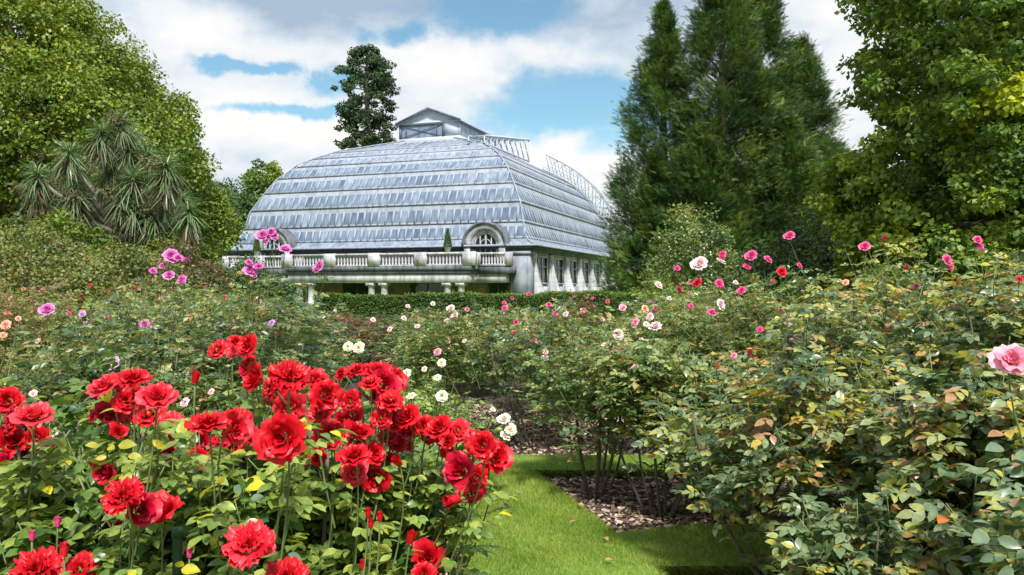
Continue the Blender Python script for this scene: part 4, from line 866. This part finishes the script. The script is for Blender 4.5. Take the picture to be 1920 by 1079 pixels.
# ridge monitor
mx0, mx1, my0, my1 = -W / 2 - 3.4, -W / 2 + 3.4, 12.1, D - 12.1
mp_ = -W / 2 + 1.6
mon = link_mesh('roof_lantern', [box(mx0, mx1, my0, my1, 16.3, 16.95), box(mx0, mx1, my0 + .01, my0 + .2, 18.4, 18.6), box(mx0, mx1, my1 - .2, my1 - .01, 18.4, 18.6), box(mp_ + .12, mx1, my0 + .05, my0 + .2, 16.95, 18.4),
      box(mx0, mx0 + .2, my1 - .2, my1, 16.95, 18.4), box(mx1 - .2, mx1, my1 - .2, my1, 16.95, 18.4), box(mx1 - .2, mx1, my0 + .2, my0 + .4, 16.95, 18.4)], M['palepanel'], bld)
link_mesh('lantern_frame', [box(mx0 - .02, mx0 + .2, my0 - .02, my0 + .2, 16.95, 18.4), box(mp_ - .12, mp_ + .12, my0 - .02, my0 + .2, 16.95, 18.4), box(mx0 + .2, mp_ - .12, my0 + .02, my0 + .14, 18.28, 18.4),
      beam((mx0 + .2, my0 + .06, 17), (mp_ - .1, my0 + .06, 18.3), .06, .06), beam((mx0 + .2, my0 + .1, 18.3), (mp_ - .1, my0 + .1, 17), .05, .05), box(mx0 + .75, mx0 + .8, my0 + .03, my0 + .1, 16.95, 18.28), box(mp_ - .8, mp_ - .75, my0 + .03, my0 + .1, 16.95, 18.28)], M['cornice'], mon)
lp = []
for k in range(8):
    f0, f1 = k / 8, (k + 1) / 8; x0 = mx0 + 4.9 * f0; x1 = mx0 + 4.9 * f1
    lp.append((np.array([(x0, my0 + .16, 16.95), (x1, my0 + .16, 16.95), (x1, my0 + .16, 18.4), (x0, my0 + .16, 18.4)]), np.array([(0, 1, 2, 3)]), r.uniform(.4, .7)))
for k in range(14):
    y0 = my0 + (my1 - my0) * k / 14; y1 = my0 + (my1 - my0) * (k + 1) / 14
    for xx in (mx0 + .1, mx1 - .1): lp.append((np.array([(xx, y0, 16.95), (xx, y1, 16.95), (xx, y1, 18.45), (xx, y0, 18.45)]), np.array([(0, 1, 2, 3)]), r.uniform(.7, 1)))
link_mesh('lantern_glass', lp, M['glass'], mon)
xr = -W / 2; rz, ez = 19.85, 18.55; rf = []
for s in (-1, 1):
    V = np.array([(xr, my0 - .35, rz), (xr + s * 3.65, my0 - .35, ez - .1), (xr + s * 3.65, my1 + .35, ez - .1), (xr, my1 + .35, rz)]); V2 = V - [0, 0, .14]
    rf.append((np.concatenate([V, V2]), np.array([(0, 1, 2, 3), (7, 6, 5, 4), (0, 4, 5, 1), (1, 5, 6, 2), (2, 6, 7, 3)])))
link_mesh('lantern_roof', rf, M['roofwhite'], mon)
ge = []
for yy in (my0 + .1, my1 - .1): ge.append((np.array([(mx0, yy, 18.6), (mx1, yy, 18.6), (xr, yy, 19.75)]), np.array([(0, 1, 2)])))
link_mesh('gable_panel', ge, M['palepanel'], mon)
link_mesh('gable_trim', [beam((xr - 3.65, my0 - .38, ez - .1), (xr, my0 - .38, rz), .08, .2), beam((xr + 3.65, my0 - .38, ez - .1), (xr, my0 - .38, rz), .08, .2)], M['cornice'], mon)
# roof gantries
def truss(pa, pb, w=.11, braces=8):
    out = [tube(pa, w, 5), tube(pb, w, 5)]; n = len(pa)
    for k in range(n):
        out.append(tube([pa[k], pb[k]], w * .7, 4))
        if k < n - 1: out.append(tube([pa[k], pb[k + 1]], w * .5, 4)); out.append(tube([pb[k], pa[k + 1]], w * .5, 4))
    return out
t = np.linspace(0, 1, 9)
a1 = np.c_[np.full(9, -6.6), 6.5 + t * 13.0, 14.9 + .25 * t]; b1 = a1 + np.c_[np.zeros((9, 2)), .7 + 1.6 * t]; a2 = a1 - [1.6, 0, -.3]; b2 = b1 - [1.6, 0, 0]
link_mesh('roof_gantry', truss(a1, b1) + truss(a2, b2) + truss(b1, b2, .05), M['gantrywhite'], bld)
uu = np.linspace(7.4, -.1, 12); zz = np.interp(uu, prof[:, 0], prof[:, 1]); zz = zz + .25
hip = np.c_[-uu, D - uu, zz]; off = np.linspace(1.7, 1.4, 12)[:, None] * norm(np.c_[np.interp(uu, [0, 4.5, 8], [1, .45, .15]), np.zeros(12), np.interp(uu, [0, 4.5, 8], [.35, 1, 1])])
h2 = hip + off; h3 = hip - [0, 1.6, 0]; h4 = h2 - [0, 1.6, 0]
link_mesh('roof_gantry', truss(hip, h2, .09) + truss(h3, h4, .09) + truss(h2, h4, .04), M['gantrywhite'], bld)
# walls
link_mesh('wall', [box(-W, -W + .5, 0, D, -.2, 4.6), box(-W + .5, -.5, D - .5, D, -.2, 4.6), box(-.5, -.1, 0, D, -.2, 2.0), box(-.5, -.1, 0, D, 4.3, 4.6),
    box(-W + .5, -.5, .05, .5, 3.4, 4.6), ], M['stone'], bld)
link_mesh('recessed_wall', [box(-W + .5, -.5, .05, .5, -.2, 3.4)], solid('shaded_brown_render', (.20, .15, .12), .9, .3, 2), bld)  # brown wall, darkened in colour for the shade under the balcony
link_mesh('cornice', [box(-W - .35, .35, -.35, D + .35, 4.62, 4.78), box(-W - .5, .5, -.5, D + .5, 4.78, 5.03)], M['cornice'], bld)
link_mesh('corner_pier', [box(-1.5, .12, -.55, .8, -.2, 4.6), box(-1.6, .2, -.65, .9, 4.3, 4.55)], M['shadestone'], bld)
link_mesh('corner_pier', [box(-W - .12, -W + 1.5, -.55, .8, -.2, 4.6)], M['stone'], bld)
# side bays: pilasters, scroll buttresses, windows
def scroll(y):
    a = np.linspace(0, 1, 9); px_ = .15 + 1.5 * (1 - np.cos(a * np.pi / 2)) + .10 * np.sin(a * 6); pz = 4.3 - 3.9 * a ** .8
    V = []; n = 9
    for yy in (y - .22, y + .22):
        V += [(x_, yy, z_) for x_, z_ in zip(px_, pz)] + [(-.05, yy, z_) for z_ in pz]
    Fq = []
    for j in range(8):
        Fq += [(j, j + 1, n + j + 1, n + j), (2 * n + j, 3 * n + j, 3 * n + j + 1, 2 * n + j + 1), (j, 2 * n + j, 2 * n + j + 1, j + 1)]
    return np.array(V), np.array(Fq), None
for k in range(8):
    y = .9 + k * 4.85
    link_mesh('buttress', [scroll(y), box(-.1, .2, y - .38, y + .38, 4.0, 4.45), box(-.1, .06, y - .36, y + .36, -.2, 4.0)], M['stone'], bld)
    if k < 7:
        w = link_mesh('window', [box(-.12, .0, y + .75, y + .9, 2.0, 4.3), box(-.12, .0, y + 3.95, y + 4.1, 2.0, 4.3), box(-.12, .0, y + .9, y + 3.95, 4.15, 4.3), box(-.14, .06, y + .7, y + 4.15, 1.9, 2.0),
              box(-.10, -.03, y + 1.9, y + 1.98, 2.0, 4.15), box(-.10, -.03, y + 2.95, y + 3.03, 2.0, 4.15), box(-.10, -.04, y + .9, y + 3.95, 3.35, 3.42)], M['stone'], bld)
        link_mesh('pane', [(np.array([(-.18, y + .9, 2.0), (-.18, y + 3.95, 2.0), (-.18, y + 3.95, 4.15), (-.18, y + .9, 4.15)]), np.array([(0, 1, 2, 3)]))], M['window'], w)
        link_mesh('wall_panel', [box(-.1, .0, y + .45, y + 4.4, .3, 1.7)], M['stone'], bld)
# balcony: projecting centre and side bays
XB0, XB1 = -21.2, -4.1
link_mesh('balcony', [box(XB0, XB1, -3.0, .04, 2.0, 2.74), box(XB1 + .002, -1.62, -1.4, .04, 2.0, 2.74), box(-W + .6, XB0 - .002, -1.4, .04, 2.0, 2.74)], M['stone'], bld)
link_mesh('balcony_cornice', [box(XB0 - .12, XB1 + .12, -3.12, .03, 2.743, 3.0), box(XB0 - .22, XB1 + .22, -3.22, .02, 3.0, 3.35), box(XB1 + .23, -1.0, -1.6, .03, 2.743, 3.35), box(-W + .3, XB0 - .23, -1.6, .03, 2.743, 3.35)], M['cornice'], bld)
balm = lathe([(.07, 0), (.10, .02), (.10, .08), (.05, .12), (.085, .28), (.095, .40), (.05, .62), (.04, .70), (.09, .74), (.09, .82)], 8)
bal0 = None; nbal = 0
def balu(x, y):
    global bal0
    if bal0 is None: bal0 = link_mesh('baluster', [balm], M['stone'], bld, True); o = bal0
    else: o = bal0.copy(); COL.objects.link(o); o.parent = bld
    o.location = (x, y, 3.46)
def balrow(x0, y0, x1, y1, nseg, per):
    rail = [beam((x0, y0, 4.36), (x1, y1, 4.36), .32, .17), beam((x0, y0, 3.405), (x1, y1, 3.405), .3, .11)]
    for k in range(nseg + 1):
        f = k / nseg; x = x0 + (x1 - x0) * f; y = y0 + (y1 - y0) * f
        w = .55 if nseg > 1 else .25; rail.append(box(x - w, x + w, y - .19, y + .19, 3.352, 4.47) if abs(x1 - x0) > abs(y1 - y0) else box(x - .19, x + .19, y - .25, y + .25, 3.353, 4.468))
    link_mesh('balustrade_rail', rail, M['stone'], bld)
    for k in range(nseg):
        for j in range(per):
            L = math.hypot(x1 - x0, y1 - y0) / nseg; mrg = .65 if nseg > 1 else .35
            f = (k + (mrg + (L - 2 * mrg) * (j + .5) / per) / L) / nseg; balu(x0 + (x1 - x0) * f, y0 + (y1 - y0) * f)
balrow(XB0, -3.05, XB1, -3.05, 4, 10)
balrow(XB1 + .1, -1.5, -1.3, -1.5, 1, 8); balrow(-W + .6, -1.5, XB0 - .1, -1.5, 2, 9)
balrow(XB1 + .05, -2.8, XB1 + .05, -1.7, 1, 3)
# columns
col0 = None
for x in (-5.0, -6.2, -12.0, -13.2, -19.1, -20.3):
    if col0 is None:
        col0 = link_mesh('column', [box(-.36, .36, -.36, .36, -.1, .3), lathe([(.34, .3), (.32, .4), (.29, .45), (.27, 1.62), (.3, 1.66), (.34, 1.74)], 16), box(-.38, .38, -.38, .38, 1.74, 1.998)], M['stone'], bld); o = col0
    else: o = col0.copy(); COL.objects.link(o); o.parent = bld
    o.location = (x, -2.6, 0)
for x0, x1 in ((-10.9, -7.6), (-17.6, -14.6), (-27.6, -23), (-3.7, -1.9)):
    d_ = link_mesh('window', [box(x0, x0 + .12, -.02, .06, .6, 1.95), box(x1 - .12, x1, -.02, .06, .6, 1.95), box((x0 + x1) / 2 - .05, (x0 + x1) / 2 + .05, -.02, .06, .6, 1.95), box(x0 - .05, x1 + .05, -.06, .06, .5, .6)], solid('dark_frame', (.12, .07, .05), .6), bld)
    link_mesh('pane', [(np.array([(x0, .03, .6), (x1, .03, .6), (x1, .03, 1.95), (x0, .03, 1.95)]), np.array([(0, 1, 2, 3)]))], M['window'], d_)
# dormers
def arch_ring(cx, r0, r1, y0, y1, z0, n=20, full=math.pi):
    a = np.linspace(0, full, n); V = []; 
    for (r_, y) in ((r0, y0), (r1, y0), (r1, y1), (r0, y1)): V += [(cx + r_ * math.cos(t_), y, z0 + r_ * math.sin(t_)) for t_ in a]
    Fq = []
    for j in range(n - 1):
        for q in range(4):
            q2 = (q + 1) % 4; Fq.append((q * n + j, q2 * n + j, q2 * n + j + 1, q * n + j + 1))
    for j in (0, n - 1): Fq.append((j, n + j, 2 * n + j, 3 * n + j))
    return np.array(V), np.array(Fq), None
def arch_fill(cx, r_, y, z0, zb, n=20):
    a = np.linspace(0, math.pi, n); V = [(cx + r_ * math.cos(t_), y, z0 + r_ * math.sin(t_)) for t_ in a] + [(cx - r_, y, zb), (cx + r_, y, zb)]
    return np.array(V), np.array([list(range(n + 2))]), None
for cx in (-3.75, -24.5):
    z0 = 5.1
    dm = link_mesh('dormer', [arch_ring(cx, 1.28, 1.80, -.75, 2.2, z0), box(cx - 1.80, cx - 1.28, -.75, .04, 3.4, z0 - .001), box(cx + 1.28, cx + 1.80, -.75, .04, 3.4, z0 - .001), arch_ring(cx, 1.05, 1.283, -.55, -.2, z0)], M['stone'], bld)
    link_mesh('dormer_hood', [arch_ring(cx, 1.803, 2.0, -.9, 2.4, z0 - .06)], M['cornice'], dm)
    fw = link_mesh('arched_window', [arch_ring(cx, .92, 1.05, -.45, -.3, z0), box(cx - .07, cx + .07, -.47, -.33, 3.45, z0 + .95)] +
        [box(cx + x_ - .035, cx + x_ + .035, -.44, -.36, 3.45, z0 + math.sqrt(max(0, .95 - x_ * x_))) for x_ in (-.5, .5)] +
        [box(cx - 1.0, cx + 1.0, -.45, -.34, z0 - .05, z0 + .05), box(cx - 1.27, cx - .92, -.5, -.3, 3.4, z0 - .002), box(cx + .92, cx + 1.27, -.5, -.3, 3.4, z0 - .002), arch_ring(cx, .45, .52, -.44, -.36, z0)], M['stone'], dm)
    link_mesh('pane', [arch_fill(cx, 1.05, -.33, z0, 3.4)], M['window'], fw)
# potted topiary on the balustrade piers
for i, (x, lab) in enumerate(((-6.0, 'small clipped conifer in a pot on the balustrade near the right dormer'), (-25.6, 'small clipped conifer in a pot on the balustrade before the left dormer'))):
    y = -3.05 if i == 0 else -1.5; R_ = bld.matrix_basis.to_3x3()
    from mathutils import Matrix
    wp = Matrix.Rotation(math.radians(-19.6), 3, 'Z') @ Vector((x, y, 0)) + Vector((1.5, 65, 4.47))
    e = empty('topiary_conifer', wp); tag(e, lab, 'potted conifer', 'potted conifers on the balustrade')
    link_mesh('pot', [lathe([(.15, 0), (.2, .03), (.25, .3), (.28, .32), (.28, .36), (.02, .35)], 12)], M['stone'], e)
    n = 3500; t_ = RNG.uniform(0, 1, n); a_ = RNG.uniform(0, 6.283, n); q = (1 - t_) ** .8 * .38 * RNG.uniform(.6, 1, n) + .02
    link_mesh('foliage', [scatter(*LEAFW, np.c_[q * np.cos(a_), q * np.sin(a_), .34 + t_ * 1.5], RNG.normal(size=(n, 3)) + [0, 0, 1], RNG.normal(size=(n, 3)), np.full(n, .07), RNG.uniform(0, 1, n))], M['conifer'], e)

# ------------------------------------------------------------------ sky and light
w = bpy.data.worlds.new('World'); S.world = w; w.use_nodes = True; nt = w.node_tree; bg = nt.nodes['Background']
SUN_EL, SUN_AZ = math.radians(52), math.radians(AZ)   # azimuth clockwise from +Y
sky = nt.nodes.new('ShaderNodeTexSky'); sky.sky_type = 'NISHITA'; sky.sun_disc = False; sky.sun_elevation = SUN_EL; sky.sun_rotation = SUN_AZ
sky.air_density = 1.0; sky.dust_density = .6; sky.ozone_density = 1.6
tc = nt.nodes.new('ShaderNodeTexCoord'); gen = tc.outputs['Generated']
def vmath(op, a, b=None, s=None):
    n = nt.nodes.new('ShaderNodeVectorMath'); n.operation = op
    for k, q in enumerate((a, b)):
        if q is None: continue
        if hasattr(q, 'links'): nt.links.new(q, n.inputs[k])
        else: n.inputs[k].default_value = q
    return n.outputs['Value'] if op in ('LENGTH', 'DOT_PRODUCT') else n.outputs['Vector']
def fmath(op, a, b=0.0, c=None):
    n = nt.nodes.new('ShaderNodeMath'); n.operation = op
    for k, q in enumerate((a, b) if c is None else (a, b, c)):
        if hasattr(q, 'links'): nt.links.new(q, n.inputs[k])
        else: n.inputs[k].default_value = q
    return n.outputs[0]
def mrange(v, a, b, c, d, smooth=True):
    n = nt.nodes.new('ShaderNodeMapRange'); n.interpolation_type = 'SMOOTHSTEP' if smooth else 'LINEAR'
    nt.links.new(v, n.inputs[0])
    for k, q in zip((1, 2, 3, 4), (a, b, c, d)): n.inputs[k].default_value = q
    return n.outputs[0]
nz = nt.nodes.new('ShaderNodeTexNoise'); nz.inputs['Scale'].default_value = 9; nz.inputs['Detail'].default_value = 6; nz.inputs['Roughness'].default_value = .6
nt.links.new(gen, nz.inputs['Vector'])
off_ = vmath('MULTIPLY', vmath('SUBTRACT', nz.outputs['Color'], (.5, .5, .5)), (.22, .0, .085))
genw = vmath('ADD', gen, off_)
def blob(px, py, wx, wz):
    d = norm([(px - 960) / F, 1, (540 - py) / F]); v_ = vmath('SUBTRACT', genw, tuple(d)); v_ = vmath('MULTIPLY', v_, (F / wx, 1.0, F / wz))
    return mrange(vmath('LENGTH', v_), 0, 1.6, 1, 0)
mp = nt.nodes.new('ShaderNodeMapping'); mp.inputs['Scale'].default_value = (1, 1, 2.0); mp.inputs['Location'].default_value = (3.1, .4, 1.7); nt.links.new(gen, mp.inputs[0])
n1 = noise(nt, 4.2, 9, vec=mp.outputs[0], rough=.56)
n2 = noise(nt, 9.0, 7, vec=mp.outputs[0], rough=.6)
mp2 = nt.nodes.new('ShaderNodeMapping'); mp2.inputs['Scale'].default_value = (1, 1, 2.2); mp2.inputs['Location'].default_value = (9.1, 2.4, -4.7); nt.links.new(gen, mp2.inputs[0])
n3 = noise(nt, 3.4, 8, vec=mp2.outputs[0], rough=.55)
hole = blob(1010, 205, 230, 62)
for a in ((465, 131, 70, 12), (600, 150, 45, 30), (880, 18, 190, 40), (1290, 250, 150, 60), (560, 215, 120, 12), (720, 60, 60, 25), (1750, 30, 120, 60)):
    k = fmath('MULTIPLY', blob(*a), .8); hole = fmath('MAXIMUM', hole, k)
dens = fmath('SUBTRACT', fmath('ADD', fmath('MULTIPLY', n1, 1.0), .22), fmath('MULTIPLY', hole, .42))
mask = mrange(dens, .36, .64, 0, 1)
# cloud tone: white tops, blue grey bases
sh = fmath('ADD', fmath('MULTIPLY', fmath('SUBTRACT', n3, .5), .9), fmath('ADD', fmath('MULTIPLY', fmath('SUBTRACT', n2, .5), .6), .5))
dark = blob(640, 20, 330, 60); dark = fmath('MAXIMUM', dark, blob(1110, 30, 170, 60)); dark = fmath('MAXIMUM', dark, fmath('MULTIPLY', blob(420, 290, 200, 80), .6))
brt = blob(870, 100, 260, 50); brt = fmath('MAXIMUM', brt, blob(520, 250, 150, 50)); brt = fmath('MAXIMUM', brt, blob(340, 50, 90, 45)); brt = fmath('MAXIMUM', brt, blob(1080, 290, 170, 50)); brt = fmath('MAXIMUM', brt, blob(1600, 130, 120, 140))
sh = fmath('ADD', sh, fmath('SUBTRACT', fmath('MULTIPLY', brt, .22), fmath('MULTIPLY', dark, .17)))
tone = ramp(nt, sh, [(.26, (.32, .41, .52)), (.42, (.48, .56, .64)), (.56, (.66, .70, .73)), (.74, (.79, .78, .76))])
skyc = mixc(nt, 1.0, sky.outputs[0], (.74 * .14, .92 * .14, .84 * .14), 'MULTIPLY')
final = mixc(nt, mask, skyc, tone)
nt.links.new(final, bg.inputs[0]); bg.inputs[1].default_value = .70
sl = bpy.data.lights.new('sun', 'SUN'); sl.energy = 3.6; sl.angle = math.radians(7.0); sl.color = (1, .96, .91)
so = bpy.data.objects.new('sun', sl); COL.objects.link(so)
dv = Vector((math.sin(SUN_AZ) * math.cos(SUN_EL), math.cos(SUN_AZ) * math.cos(SUN_EL), math.sin(SUN_EL)))
so.rotation_euler = dv.to_track_quat('Z', 'Y').to_euler(); so.location = dv * 50

cam = bpy.data.cameras.new('camera'); cam.lens = 28; cam.sensor_width = 36; cam.clip_start = .05; cam.clip_end = 3000
co = bpy.data.objects.new('camera', cam); COL.objects.link(co); co.location = (0, 0, EYE); co.rotation_euler = (math.radians(90), 0, 0)
S.camera = co
S.view_settings.view_transform = 'Standard'; S.view_settings.look = 'None'; S.view_settings.exposure = .9; S.view_settings.gamma = 1
S.cycles.max_bounces = 6; S.cycles.transparent_max_bounces = 4; S.cycles.use_denoising = True
